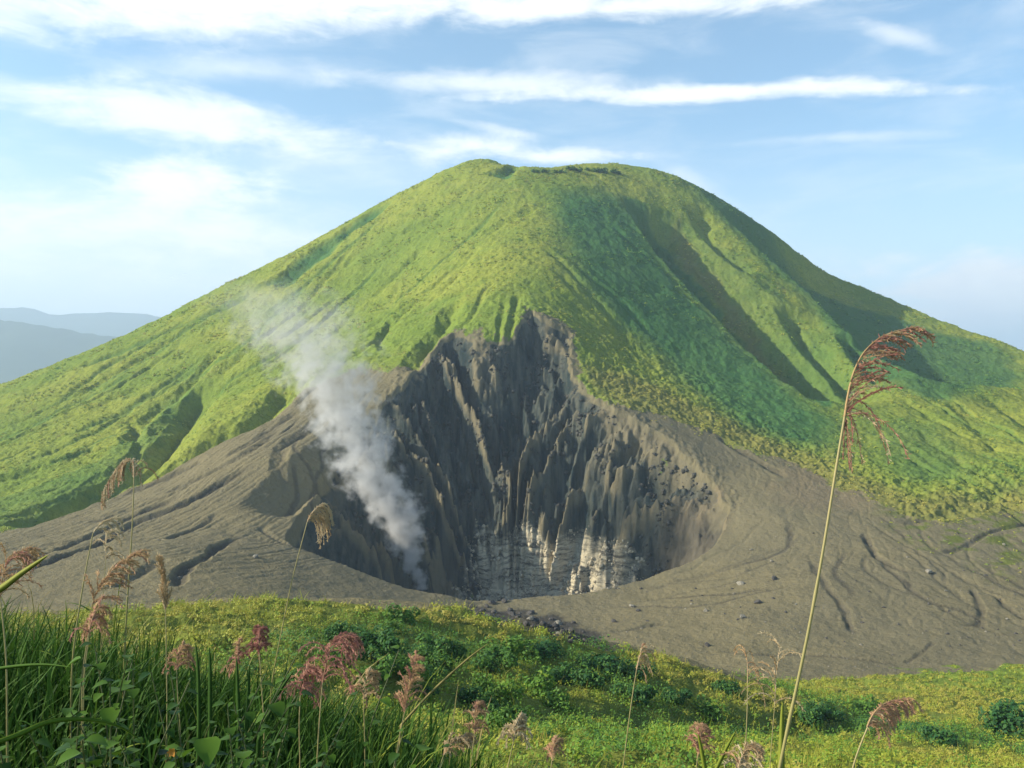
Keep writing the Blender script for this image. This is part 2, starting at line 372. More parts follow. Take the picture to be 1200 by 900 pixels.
pq = np.hypot((X-2)/122, (Y-712)/120)+.09*fbm(X/30, Y/60, 4, 35)+.13*gn(X/50, Y/90, 36)+.05*(1-np.abs(gn(X/19, Y/60, 37))*2)+.02*(1-np.abs(gn(X/6.5, Y/40, 38))*2)
pit = sstep(1.42, .80, pq); cut = cut+102*pit
ramp = sstep(0, 26, dd)*sstep(690, 790, Y)*(1-.72*pit)
zc = Z[m]-cut+ribs*ramp
floor = -214+7*fbm(X/40, Y/40, 3, 71)
zc = np.where(zc < floor+20, np.maximum(zc, floor+20)-20*np.exp(-np.clip(floor+20-zc, 0, None)/25)*0-(1-np.exp(-np.clip(floor+20-zc, 0, None)/20))*18, zc)
# ledges of bedded lava low in the back wall
lay = sstep(-141, -155, zc+fbm(X/22, Y/22, 3, 75)*14)*sstep(40, 90, dd)*sstep(-55, -10, X+fbm(X/20, Y/20, 3, 76)*20)*sstep(165, 100, X)
step = 9.0; q = zc/step+fbm(X/50, Y/50, 2, 77)*.8; q = q+fbm(X/5, Y/5, 2, 78)*.12; fr = q-np.floor(q); zt = (np.floor(q)+sstep(.35, .95, fr)-fbm(X/50, Y/50, 2, 77)*.8)*step
zc = zc*(1-.6*lay)+zt*.6*lay + lay*(fbm(X/7, Y/4, 3, 79)*3.2+(1-np.abs(gn(X/9, Y/30, 80))*2)*2.2)
Z[m] = np.where(ins, zc, Z[m])
PALE = np.zeros_like(Z); PALE[m] = lay*ins
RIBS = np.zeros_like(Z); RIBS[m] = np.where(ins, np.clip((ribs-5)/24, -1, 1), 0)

# ------------------------------------------------------------------ cover masks, the deep green one also carrying painted shade
def soft_inside(pts, soft, A=None):
    line = hit(dense(pts+[pts[0]], 3)); mm = window(line, soft*4)
    f = np.zeros_like(Z); x = GX[mm]+wx[mm]*1.2+fbm(GX[mm]/22, GY[mm]/22, 3, 15)*7; y = GY[mm]+wy[mm]*1.2+fbm(GX[mm]/22, GY[mm]/22, 3, 16)*9
    dd, _, _ = poly_dist(x, y, line); i = inside(x, y, line)
    f[mm] = sstep(-soft, soft, np.where(i, dd, -dd)); return f
ASHP = [(-300,640),(-60,632),(40,612),(110,585),(170,560),(215,532),(262,508),(305,490),(345,462),(390,440),(440,432),(480,425),(505,408),(530,392),(600,392),(622,362),(670,388),(674,448),(716,474),(770,486),(830,508),(890,532),(950,552),(1010,582),(1060,604),(1110,612),(1160,600),(1210,596),(1500,600),
        (1500,770),(1200,779),(1100,784),(1000,790),(940,800),(880,802),(820,786),(750,766),(650,743),(560,714),(450,708),(380,704),(300,702),(200,712),(100,720),(-300,720)]
ASH = soft_inside(ASHP, 13)
HILL = sstep(0, 14, 330+40*np.clip(GX/100, -1, 0)-GY)*(1-ASH)         # the near spur
near_hill = (GY < 260) | (ASH < .5) & (GY < 430)
VEG = np.clip(1-ASH, 0, 1)*(1-sstep(0, 4, CR))
DEEP_SHADE = soft_inside([(650,225),(735,235),(790,320),(860,390),(930,450),(985,520),(900,515),(840,480),(790,440),(720,370),(660,300)], 40)
DEEP_SHADE = np.maximum(DEEP_SHADE, .9*soft_inside([(800,210),(850,225),(960,300),(1100,365),(1180,405),(1190,425),(1110,470),(1050,450),(985,400),(940,350),(880,290)], 25))  # right flank: its shade painted in as dark blue-green
DEEP_SHADE = np.maximum(DEEP_SHADE, .45*soft_inside([(735,232),(790,250),(850,280),(920,345),(985,410),(1010,450),(965,470),(900,410),(830,330),(770,270)], 14))
DEEP_SHADE = np.maximum(DEEP_SHADE, .5*soft_inside([(1020,500),(1100,500),(1150,560),(1060,560)], 25))
DEEP_SHADE = np.maximum(DEEP_SHADE, DARKV*VEG)
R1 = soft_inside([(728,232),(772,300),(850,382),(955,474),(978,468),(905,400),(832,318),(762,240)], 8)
DEEP_SHADE = np.maximum(DEEP_SHADE, .95*soft_inside([(728,232),(772,300),(850,382),(955,474),(978,468),(905,400),(832,318),(762,240)], 8))  # shade of the main ravine painted into the grass colour
DEEP_SHADE = np.maximum(DEEP_SHADE, .45*soft_inside([(222,455),(180,515),(120,560),(30,602),(-40,622),(-40,600),(60,565),(150,515),(205,462)], 8))  # shaded bank of the west gully, painted darker
TUS = soft_inside([(640,360),(690,400),(720,390),(800,430),(870,480),(960,520),(1080,560),(1200,540),(1210,590),(1060,606),(950,555),(830,510),(720,478),(672,450)], 25)
DRY = soft_inside([(680,430),(740,440),(850,490),(960,540),(1080,585),(1210,570),(1210,620),(1060,615),(950,560),(830,512),(720,478)], 22)
DRY = np.maximum(DRY, .9*soft_inside([(795,250),(830,300),(900,380),(960,450),(935,455),(860,350),(800,280)], 12))
DRY = DRY*(1-R1)
TAN = soft_inside([(672,440),(700,470),(740,470),(790,500),(830,540),(860,590),(870,630),(820,660),(850,610),(820,570),(780,530),(720,500)], 8)*1.0
RUST = soft_inside([(780,560),(830,575),(845,610),(800,640),(760,600)], 14)
RUST = np.maximum(RUST, .5*soft_inside([(930,540),(1020,580),(990,600),(900,575)], 16))
# surface relief
tall = np.clip(VEG, 0, 1)
Z += tall*(GY > 420)*(fbm(GX/34, GY/34, 3, 3)*2.4 + fbm(GX/9, GY/9, 2, 4)*(1.0+1.2*TUS) + (1-np.abs(gn(GX/5.2, GY/5.2, 9))*2)*(.75+1.3*TUS))
Z += tall*(GY <= 420)*sstep(25, 70, GY)*(fbm(GX/12, GY/12, 3, 13)*1.1 + (1-np.abs(gn(GX/4.2, GY/4.2, 14))*2)*.45)
ashm = ASH*(CR < 0)
Z += ashm*(fbm(GX/45, GY/45, 3, 21)*1.2 + fbm(GX/11, GY/14, 3, 22)*.32 + fbm(GX/3.2, GY/3.2, 2, 26)*.22)
# faint downhill rills in the ash
rl = 1-np.abs(gn((GX*.94-GY*.35+wx*.5)/7, (GY*.94+GX*.35)/150, 23))*2.2
Z -= ashm*sstep(.5, 1, rl)*.75*sstep(-90, -170, GX)*sstep(430, 560, GY)
rl = 1-np.abs(gn((GX*.97-GY*.2+wx*.8)/15, (GY*.97+GX*.2)/110, 25))*2.2
Z -= ashm*sstep(.7, 1, rl)*.35*sstep(120, 240, GX)
DEBR = soft_inside([(552,708),(600,714),(660,728),(700,745),(700,756),(650,748),(600,738),(560,722)], 5)
DARKV = np.maximum(DARKV, DEBR)
VEG = VEG*(1-DEBR)
# rougher rim edge
Z += np.where((CR > -14) & (CR < 0) & (GY > 760), fbm(GX/7, GY/7, 3, 24)*1.6, 0)
Zf = Z
def ground_z(x, y): return float(grid_sample(Zf, np.array([x]), np.array([y]))[0])

# ------------------------------------------------------------------ terrain material
def surf(name, rough=.95, spec=.1):
    mt = bpy.data.materials.new(name); mt.use_nodes = True; t = NT(mt.node_tree)
    b = mt.node_tree.nodes['Principled BSDF']; b.inputs['Roughness'].default_value = rough
    b.inputs['Specular IOR Level'].default_value = spec
    return mt, t, b
def terrain_mat():
    mt, t, b = surf('volcanic_land', 1.0, .05)
    po = t.node('ShaderNodeTexCoord').outputs['Object']
    A = lambda n: t.attr(n)['Fac']
    n_big = t.noise(po, .006, 4, .55); n_mid = t.noise(po, .035, 5, .6); n_fine = t.noise(po, .22, 4, .65); n_grit = t.noise(po, .9, 3, .7)
    grass = t.mix(t.ramp(n_big, .35, .65), (.285, .310, .050), (.190, .255, .040))
    grass = t.mix(t.m('MULTIPLY', t.ramp(n_mid, .42, .7), .45), grass, (.130, .200, .030))
    grass = t.mix(t.m('MULTIPLY', A('deep'), .85), grass, t.mix(n_fine, (.026, .120, .048), (.055, .165, .046)))  # deep green grass; also stands in for shade on flank, ravine and gully
    grass = t.mix(t.m('MULTIPLY', A('dry'), .75), grass, t.mix(n_fine, (.175, .160, .045), (.260, .225, .070)))
    grass = t.mix(t.m('MULTIPLY', t.ramp(n_fine, .48, .68), .45), grass, (.060, .100, .020))
    scar = t.noise(t.scale3(po, (.03, .012, .02)), 1.0, 5, .7)
    grass = t.mix(t.m('MULTIPLY', t.ramp(scar, .60, .70), t.m('SUBTRACT', .36, t.m('MULTIPLY', A('deep'), .34))), grass, (.23, .19, .075))
    clump = t.node('ShaderNodeTexVoronoi', feature='F1'); t.l.new(t.scale3(po, (.085, .085, .085)), clump.inputs['Vector']); clump.inputs['Randomness'].default_value = 1
    grass = t.mix(t.m('MULTIPLY', t.ramp(t.m('ADD', clump.outputs['Distance'], t.m('MULTIPLY', n_mid, .8)), .62, .48), .40), grass, (.055, .125, .030))
    grass = t.mix(t.m('MULTIPLY', A('under'), .4), grass, t.mix(n_fine, (.022, .034, .012), (.060, .070, .022)))  # ground painted darker so gaps between the scrub read as shade
    ash = t.mix(n_mid, (.180, .153, .080), (.250, .211, .114))
    ash = t.mix(t.m('MULTIPLY', t.ramp(n_big, .35, .7), .5), ash, (.150, .138, .090))
    ash = t.mix(t.m('MULTIPLY', t.ramp(n_fine, .55, .72), .4), ash, (.090, .082, .060))
    ash = t.mix(t.m('MULTIPLY', t.ramp(n_grit, .66, .78), .35), ash, (.34, .32, .26))
    ash = t.mix(t.m('MULTIPLY', A('dark'), .8), ash, (.042, .040, .040))
    ash = t.mix(t.m('MULTIPLY', t.ramp(t.noise(po, .05, 5, .65), .47, .60), t.m('MULTIPLY', A('moss'), 1.0)), ash, (.13, .15, .035))
    sx = t.node('ShaderNodeSeparateXYZ'); t.l.new(po, sx.inputs[0])
    streaks = t.noise(t.scale3(po, (.10, .025, .014)), 1.0, 5, .65)
    rock = t.mix(t.ramp(streaks, .35, .65), (.028, .042, .040), (.105, .108, .082))
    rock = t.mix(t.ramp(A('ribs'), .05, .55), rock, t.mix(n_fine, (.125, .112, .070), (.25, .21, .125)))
    rock = t.mix(t.m('MULTIPLY', A('rust'), .4), rock, (.20, .150, .095))
    bed = t.noise(t.vec(t.m('MULTIPLY', sx.outputs[0], .035), 0.0, t.m('ADD', t.m('MULTIPLY', sx.outputs[2], .24), t.m('MULTIPLY', n_mid, 3.5))), 1.0, 6, .8)
    blot = t.noise(t.scale3(po, (.07, .05, .09)), 1.0, 6, .75)
    pale = t.mix(t.ramp(bed, .38, .56), (.085, .078, .065), t.mix(blot, (.40, .32, .20), (.80, .72, .50)))
    rock = t.mix(t.m('MULTIPLY', A('pale'), t.ramp(t.m('ADD', blot, t.m('MULTIPLY', A('pale'), .26)), .52, .66)), rock, pale)
    rock = t.mix(t.m('MULTIPLY', A('tan'), .85), rock, t.mix(n_fine, (.13, .115, .070), (.25, .21, .125)))
    ash = t.mix(t.m('MULTIPLY', A('rust'), .5), ash, (.22, .15, .10))
    bare = t.mix(t.ramp(A('rock'), .2, .6), ash, rock)
    edge = t.m('ADD', A('veg'), t.m('ADD', t.m('MULTIPLY', t.m('SUBTRACT', n_fine, .5), 1.3), t.m('MULTIPLY', t.m('SUBTRACT', n_mid, .5), 1.6)))
    col = t.mix(t.ramp(edge, .40, .60), bare, grass)
    t.l.new(col, b.inputs['Base Color'])
    bp = t.node('ShaderNodeBump'); bp.inputs['Strength'].default_value = .9; bp.inputs['Distance'].default_value = 1.6
    hb = t.m('ADD', t.m('MULTIPLY', n_fine, 1.0), t.m('MULTIPLY', n_grit, .35))
    t.l.new(hb, bp.inputs['Height']); t.l.new(bp.outputs[0], b.inputs['Normal'])
    return mt
LAND = terrain_mat()
MOSS = soft_inside([(1010,560),(1210,540),(1210,680),(1120,650),(1060,630)], 25)
att = dict(veg=VEG, deep=DEEP_SHADE, dry=np.clip(DRY, 0, 1), dark=DARKV, rock=sstep(1, 7, CR), ribs=RIBS, rust=RUST, pale=PALE, tan=TAN, moss=MOSS, under=sstep(360, 335, GY))
nr, nc = Z.shape
idx = np.arange(nr*nc).reshape(nr, nc)
F = np.stack([idx[:-1, :-1], idx[:-1, 1:], idx[1:, 1:], idx[1:, :-1]], -1).reshape(-1, 4)
V = np.stack([GX, GY, Z], -1).reshape(-1, 3)
fc = lambda A: (A[:-1, :-1]+A[1:, 1:]+A[:-1, 1:]+A[1:, :-1]).ravel()*.25
fcr = fc(CR); fash = fc(ASH); fy = fc(GY)
part = np.where(fcr > 0, 1, np.where((fash > .5) & (fy > 200), 2, np.where(fy < 345, 3, np.where((fy < 435) & (fash < .5), 3, 0))))
for k, (nm, lab, cat) in enumerate([('mountain', 'grass covered volcanic cone with ridges and a rounded summit', 'mountain'),
        ('crater', 'steep dark crater with ribbed rock walls and a pale bedded base', 'crater'),
        ('ash_field', 'grey brown ash slope spread around the crater rim', 'ash field'),
        ('hillside', 'near green hillside falling away below the viewpoint', 'hillside')]):
    f = F[part == k]; used, inv = np.unique(f, return_inverse=True)
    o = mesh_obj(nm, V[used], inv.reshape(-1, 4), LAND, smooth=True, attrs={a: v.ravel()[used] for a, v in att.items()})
    tag(o, lab, cat, kind='structure')

# ------------------------------------------------------------------ far country
def far_land():
    mt, t, b = surf('far_country', 1.0, .05)
    po = t.node('ShaderNodeTexCoord').outputs['Object']
    t.l.new(t.mix(t.noise(po, .0016, 5, .6), (.035, .070, .035), (.09, .11, .05)), b.inputs['Base Color'])
    n = 60; xs = np.linspace(-30000, 30000, n); yy = np.linspace(-8000, 34000, n)
    a, c = np.meshgrid(xs, yy); z = np.full_like(a, -330.)+fbm(a/3000, c/3000, 3, 2)*30
    ii = np.arange(n*n).reshape(n, n); f = np.stack([ii[:-1, :-1], ii[:-1, 1:], ii[1:, 1:], ii[1:, :-1]], -1).reshape(-1, 4)
    tag(mesh_obj('plain', np.stack([a, c, z], -1).reshape(-1, 3), f, mt, smooth=True), 'low hazy plain reaching to the horizon', 'plain', kind='structure')
    for nm, lab, yc, prof, dep, sd in [
        ('hills', 'nearer blue range of hills behind the left slope', 11500, [(-1500, 395), (-700, 388), (-400, 380), (-150, 372), (0, 376), (60, 382), (120, 393), (200, 405), (330, 425), (500, 440)], 2500, 4),
        ('hills', 'farther pale blue range of hills under the low cloud', 18500, [(-1500, 380), (-600, 372), (-300, 366), (-60, 362), (20, 361), (70, 369), (120, 368), (165, 368), (240, 376), (400, 390), (700, 410), (1200, 425), (2200, 430)], 3600, 6)]:
        pu = np.array(prof, float); n1, n2 = 260, 50
        X = np.linspace((pu[0, 0]-600)/1000*yc, (pu[-1, 0]-600)/1000*yc, n1); T = np.linspace(-1, 1, n2)
        crest = (450-np.interp(X/yc*1000+600, pu[:, 0], pu[:, 1]))/1000*yc+330
        A, B = np.meshgrid(X, T, indexing='ij'); yy = yc+B*dep
        hgt = crest[:, None]*np.clip(1-np.abs(B)**1.15, 0, 1)
        zz = hgt*(1+.04*fbm(A/900, yy/900, 4, sd)*(np.abs(B) > .02))-330+hgt*.02*fbm(A/160, yy/160, 3, sd+1)
        ii = np.arange(n1*n2).reshape(n1, n2); f = np.stack([ii[:-1, :-1], ii[1:, :-1], ii[1:, 1:], ii[:-1, 1:]], -1).reshape(-1, 4)
        tag(mesh_obj(nm, np.stack([A, yy, zz], -1).reshape(-1, 3), f, mt, smooth=True), lab, 'hills', kind='structure')
far_land()

# ------------------------------------------------------------------ air and steam
def volume_mat(name): 
    mt = bpy.data.materials.new(name); mt.use_nodes = True; mt.node_tree.nodes.clear(); t = NT(mt.node_tree)
    o = t.node('ShaderNodeOutputMaterial'); v = t.node('ShaderNodeVolumePrincipled'); t.l.new(v.outputs[0], o.inputs['Volume'])
    return mt, t, v
def box_obj(name, lo, hi, mat):
    (a, b, c), (d, e, f) = lo, hi
    v = [(a, b, c), (d, b, c), (d, e, c), (a, e, c), (a, b, f), (d, b, f), (d, e, f), (a, e, f)]
    q = [(0, 3, 2, 1), (4, 5, 6, 7), (0, 1, 5, 4), (1, 2, 6, 5), (2, 3, 7, 6), (3, 0, 4, 7)]
    return mesh_obj(name, v, np.array(q), mat)
mt, t, v = volume_mat('hazy_air'); v.inputs['Color'].default_value = (.66, .82, 1.0, 1); v.inputs['Density'].default_value = 7.5e-5; v.inputs['Anisotropy'].default_value = .15
tag(box_obj('haze', (-31000, -8500, -420), (31000, 35000, 1900), mt), 'thin bluish haze filling the air over the land', 'haze', kind='stuff')

def steam():
    Yp = 770.0
    tab = [(690, 494, 10, 1.0), (660, 484, 15, .95), (635, 477, 22, .70), (608, 465, 29, .54), (580, 446, 35, .44), (545, 429, 38, .37), (505, 412, 42, .31), (465, 395, 49, .24), (425, 375, 62, .15), (392, 352, 76, .075), (355, 322, 86, .03), (325, 300, 88, .0)]
    zt = np.array([(450-a[0])/1000*Yp for a in tab]); xt = np.array([(a[1]-600)/1000*Yp for a in tab]); rt = np.array([a[2]/1000*Yp for a in tab]); dt = np.array([a[3] for a in tab])
    z0, z1 = zt[0], zt[-1]; T = (zt-z0)/(z1-z0)
    mt, t, v = volume_mat('steam'); v.inputs['Color'].default_value = (.975, .965, .935, 1); v.inputs['Anisotropy'].default_value = .2
    po = t.node('ShaderNodeTexCoord').outputs['Object']; sp = t.node('ShaderNodeSeparateXYZ'); t.l.new(po, sp.inputs[0])
    tt = t.m('DIVIDE', t.m('SUBTRACT', sp.outputs[2], 0.0), z1-z0, clamp=True)
    def curve(vals, lo, hi):
        nd = t.node('ShaderNodeFloatCurve'); c = nd.mapping.curves[0]; yv = (np.asarray(vals)-lo)/(hi-lo)
        while len(c.points) < len(T): c.points.new(.5, .5)
        for p, a, b in zip(c.points, T, yv): p.location = (a, b)
        nd.mapping.update(); t.l.new(tt, nd.inputs['Value'])
        return t.m('ADD', t.m('MULTIPLY', nd.outputs[0], hi-lo), lo)
    xo = xt-xt[0]
    cx = curve(xo, xo.min()-1, xo.max()+1); r = curve(rt, 0, 80); dn = curve(dt, 0, 1)
    big = t.noise(po, .020, 3, .5); puff = t.noise(po, .068, 6, .6)
    dx = t.m('ADD', t.m('SUBTRACT', sp.outputs[0], cx), t.m('MULTIPLY', t.m('SUBTRACT', big, .5), t.m('MULTIPLY', r, 1.1)))
    q = t.m('DIVIDE', t.m('SQRT', t.m('ADD', t.m('MULTIPLY', dx, dx), t.m('MULTIPLY', sp.outputs[1], sp.outputs[1]))), r)
    f = t.m('ADD', t.m('SUBTRACT', 1.0, q), t.m('MULTIPLY', t.m('SUBTRACT', puff, .52), 4.2))
    den = t.m('MULTIPLY', t.ramp(f, .0, .8), t.m('MULTIPLY', dn, .20))
    t.l.new(den, v.inputs['Density'])
    if hasattr(mt, 'cycles'): mt.cycles.volume_step_rate = .25
    # hull: a loose sleeve around the plume
    nt, na = 24, 20; vv = []; zz = np.linspace(zt[0], zt[-1], nt)
    for k, z in enumerate(zz):
        tz = (z-z0)/(z1-z0); x = np.interp(tz, T, xo); R = np.interp(tz, T, rt)*1.45+2
        if k == nt-1: R *= .6
        for a in range(na):
            an = 2*pi*a/na; w = 1+.10*sin(3*an+k)+.07*sin(5*an-1.7*k)
            vv.append((x+R*w*cos(an), R*w*sin(an), z-z0))
    ff = [(k*na+a, k*na+(a+1) % na, (k+1)*na+(a+1) % na, (k+1)*na+a) for k in range(nt-1) for a in range(na)]
    o = mesh_obj('steam', vv, [np.array(ff), np.array([list(range(na))[::-1]]), np.array([[(nt-1)*na+a for a in range(na)]])], mt, smooth=True)
    o.location = (xt[0], Yp, z0)
    tag(o, 'white steam plume rising from the crater and drifting left', 'steam', kind='stuff')
steam()
#@@VEG
# ------------------------------------------------------------------ plant materials
def leaf_mat(name, stops, rough=.6, trans=.25, spec=.25, vary=.35):
    """stops: colours along the 'hue' attribute 0..1"""
    mt, t, b = surf(name, rough, spec)
    hue = t.attr('hue')['Fac']
    r = t.node('ShaderNodeValToRGB'); t.l.new(hue, r.inputs[0]); e = r.color_ramp.elements
    while len(e) < len(stops): e.new(.5)
    for el, (p, c) in zip(e, stops): el.position = p; el.color = (*c, 1)
    geo = t.node('ShaderNodeNewGeometry').outputs
    n = t.noise(geo['Position'], 3.0, 3, .6)
    col = t.mix(t.m('MULTIPLY', t.ramp(n, .3, .75), vary), r.outputs[0], t.mix(1.0, r.outputs[0], (.55, .62, .5), 'MULTIPLY'))
    t.l.new(col, b.inputs['Base Color'])
    if trans:
        out = mt.node_tree.nodes['Material Output']; tr = t.node('ShaderNodeBsdfTranslucent'); t.l.new(col, tr.inputs[0])
        ad = t.node('ShaderNodeMixShader'); ad.inputs[0].default_value = trans
        t.l.new(b.outputs[0], ad.inputs[1]); t.l.new(tr.outputs[0], ad.inputs[2]); t.l.new(ad.outputs[0], out.inputs[0])
    return mt
GREEN = leaf_mat('hill_leaves', [(0, (.46, .39, .080)), (.35, (.38, .41, .042)), (.65, (.160, .310, .034)), (1, (.032, .115, .032))])
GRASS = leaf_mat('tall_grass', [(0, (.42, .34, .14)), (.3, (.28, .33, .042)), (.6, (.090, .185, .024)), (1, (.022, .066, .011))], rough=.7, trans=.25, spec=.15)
BROAD = leaf_mat('broad_leaves', [(0, (.115, .22, .024)), (1, (.016, .060, .010))], rough=.5, trans=.3, spec=.2)
SEED = leaf_mat('seed_heads', [(0, (.66, .54, .34)), (.35, (.56, .36, .17)), (.65, (.56, .26, .20)), (1, (.36, .14, .105))], rough=.7, trans=.2, vary=.25)
STALK = leaf_mat('stalks', [(0, (.50, .40, .20)), (.5, (.30, .27, .09)), (1, (.09, .11, .03))], rough=.5, trans=0)
WOOD = leaf_mat('twigs', [(0, (.10, .075, .055)), (1, (.05, .04, .03))], rough=.9, trans=0)

def unit(a): return a/np.maximum(np.linalg.norm(a, axis=-1, keepdims=True), 1e-9)
def leaves(cent, nrm, size, asp, rng, curl=.25):
    """one pointed leaf (a folded rhombus, two faces' worth of bend) per row"""
    n = len(cent); r = unit(rng.normal(size=(n, 3))); t = unit(np.cross(nrm, r)); b = np.cross(nrm, t)
    s = size[:, None]
    v = np.stack([cent-t*s, cent+b*s*asp-nrm*s*curl*.5, cent+t*s-nrm*s*curl, cent-b*s*asp-nrm*s*curl*.5], 1).reshape(-1, 3)
    return v, np.arange(4*n).reshape(n, 4)
def blades(base, tip, side, wid, bend, seg=4):
    """flat tapering grass blades from base to tip, bowed by the bend vectors"""
    n = len(base); V = []
    for k in range(seg+1):
        u = k/seg; c = base+(tip-base)*u+bend*(4*u*(1-u))[..., None] if np.ndim(u) else base+(tip-base)*u+bend*(4*u*(1-u))
        w = (wid*(1-u**1.7)*(.55+.9*min(u*3, 1)*.5)+.0006)[:, None]
        V += [c-side*w, c+side*w]
    V = np.stack(V, 1); m = 2*(seg+1); f = np.array([(2*k, 2*k+1, 2*k+3, 2*k+2) for k in range(seg)])
    return V.reshape(-1, 3), (np.arange(n)[:, None, None]*m+f[None]).reshape(-1, 4)
class Bag:
    def __init__(s): s.v = []; s.f = []; s.h = []; s.n = 0
    def add(s, v, f, h):
        s.v.append(v); s.f.append(f+s.n); s.h.append(np.broadcast_to(h, (len(v),)) if np.ndim(h) == 0 else h); s.n += len(v)
    def build(s, name, mat, parent=None, smooth=True, origin=None):
        v = np.concatenate(s.v)
        if origin is not None: v = v-np.array(origin)
        return mesh_obj(name, v, np.concatenate(s.f), mat, parent, smooth, dict(hue=np.concatenate(s.h)))
def tube(path, rad, na=5):
    p = np.asarray(path, float); n = len(p); rad = np.broadcast_to(rad, (n,)) if np.ndim(rad) == 0 else np.asarray(rad)
    d = unit(np.gradient(p, axis=0)); up = np.where(np.abs(d[:, 2:3]) > .9, [[1., 0, 0]], [[0, 0, 1.]]); a = unit(np.cross(d, up)); b = np.cross(d, a)
    an = np.arange(na)*2*pi/na
    v = (p[:, None]+rad[:, None, None]*(a[:, None]*np.cos(an)[None, :, None]+b[:, None]*np.sin(an)[None, :, None])).reshape(-1, 3)
    f = np.array([(k*na+i, k*na+(i+1) % na, (k+1)*na+(i+1) % na, (k+1)*na+i) for k in range(n-1) for i in range(na)])
    return v, f

# ------------------------------------------------------------------ cover on the near hillside
def patch(pts):                                   # ellipses (u, v, ru, rv, value) on the ground -> (x, y, rx, ry, value)
    o = []
    for u, v, ru, rv, val in pts:
        q = hit([(u, v), (u+ru, v), (u, v-rv*.7), (u, v+rv*.7)], Zf, 12, 420)
        o.append((q[0][0], q[0][1], abs(q[1][0]-q[0][0])+2, max(abs(q[2][1]-q[3][1])*.7, 6), val))
    return o
GP = patch([(450,760,110,40,.95), (560,780,110,40,.85), (380,745,60,30,.85), (660,780,80,18,1.0), (640,757,40,10,1.0), (730,775,50,12,1.0), (980,860,70,30,.8), (1090,862,60,16,.85), (850,850,70,30,.55),
            (650,840,110,40,.6), (760,830,80,40,.62), (520,840,70,30,.6), (700,880,90,30,.7)])
YP = patch([(230,745,90,22,.25), (300,715,120,16,.25), (150,730,80,20,.15), (480,718,90,10,.10), (830,800,60,22,.22), (560,735,50,10,.1), (1060,815,140,26,.22), (1150,830,80,40,.2), (620,800,60,14,.35), (470,815,60,16,.3), (500,870,60,20,.15), (1130,890,80,15,.2), (900,815,40,14,.15)])
def hill_hue(x, y):
    h = .37+.32*fbm(x/18, y/30, 4, 51)
    for ps, k in ((GP, 1), (YP, 1)):
        for cx, cy, rx, ry, val in ps:
            q = ((x-cx)/rx)**2+((y-cy)/ry)**2; w = sstep(1.5, .4, q+.7*fbm(x/9, y/12, 3, 52)); h = h*(1-w)+val*w
    return np.clip(h+.10*fbm(x/3, y/3, 2, 53), 0, 1)
def undergrowth():
    rng = np.random.default_rng(5); bag = Bag()
    hidden = Zf/np.maximum(GY, 1)                                   # skip what the spur itself hides
    hmax = np.maximum.accumulate(np.where(GY > 15, hidden, -9), axis=0)
    for y0, y1, dens, rad, leaf, nl in ((9, 22, 1.6, (.25, .6), .055, 44), (22, 48, .55, (.45, 1.05), .10, 44), (48, 100, .22, (.7, 1.6), .16, 44), (100, 185, .13, (.9, 2.1), .24, 36), (185, 345, .10, (1.1, 2.5), .33, 26), (345, 440, .075, (1.0, 2.2), .42, 18)):
        area = 1.45*(y1*y1-y0*y0)/2*1.0; n = int(area*dens)
        y = np.sqrt(rng.uniform(y0*y0, y1*y1, n)); x = rng.uniform(-.725, .725, n)*(y+6)
        keep = (grid_sample(ASH, x, y) < .45) & (grid_sample(Zf, x, y)/y > grid_sample(hmax, x, y-3)-.035)
        x = x[keep]; y = y[keep]; n = len(x); z = grid_sample(Zf, x, y)
        hue = np.clip(hill_hue(x, y)+rng.normal(size=n)*.11, 0, 1); r = rng.uniform(*rad, n)*np.where(hue > .62, 1.5, np.where(hue < .3, .75, 1)); hgt = r*np.where(hue > .7, rng.uniform(.8, 1.25, n), rng.uniform(.55, 1.15, n))
        d = unit(rng.normal(size=(n, nl, 3))); d[..., 2] = np.abs(d[..., 2])*1.1-.12; d = unit(d)
        k = rng.uniform(.55, 1.05, (n, nl, 1))
        c = np.stack([x, y, z-.05*r], -1)[:, None]+d*k*np.stack([r, r, hgt], -1)[:, None]
        nm = unit(d*.8+rng.normal(size=d.shape)*.4+[-.45, -.25, .6])
        sz = leaf*rng.uniform(.6, 1.35, (n, nl))
        v, f = leaves(c.reshape(-1, 3), nm.reshape(-1, 3), sz.ravel(), .5, rng)
        hl = np.clip(hue[:, None]+rng.normal(size=(n, nl))*.07, 0, 1)
        bag.add(v, f, np.repeat(hl.ravel(), 4))
        # upright grass among it
        g = rng.random(n) < np.where(hue < .45, .9, .25); m = int(g.sum()); nb = 7
        bb = np.repeat(np.stack([x[g], y[g], z[g]], -1), nb, 0)+rng.normal(size=(m*nb, 3))*[.5, .5, 0]*np.repeat(r[g], nb)[:, None]
        H = np.repeat(r[g], nb)*rng.uniform(.7, 1.3, m*nb); lean = rng.normal(size=(m*nb, 3))*[.4, .4, 0]*H[:, None]+np.array([.15, 0, 0])*H[:, None]
        v, f = blades(bb, bb+lean+np.stack([H*0, H*0, H], -1), unit(rng.normal(size=(m*nb, 3))*[1, .4, 0]), np.full(m*nb, leaf*.22), lean*-.2, 2)
        bag.add(v, f, np.repeat(np.clip(np.repeat(hue[g], nb)-.12+rng.normal(size=m*nb)*.1, 0, 1), 6))
    tag(bag.build('undergrowth', GREEN, smooth=False), 'ferns and low leafy scrub covering the near hillside', 'undergrowth', kind='stuff')
undergrowth()

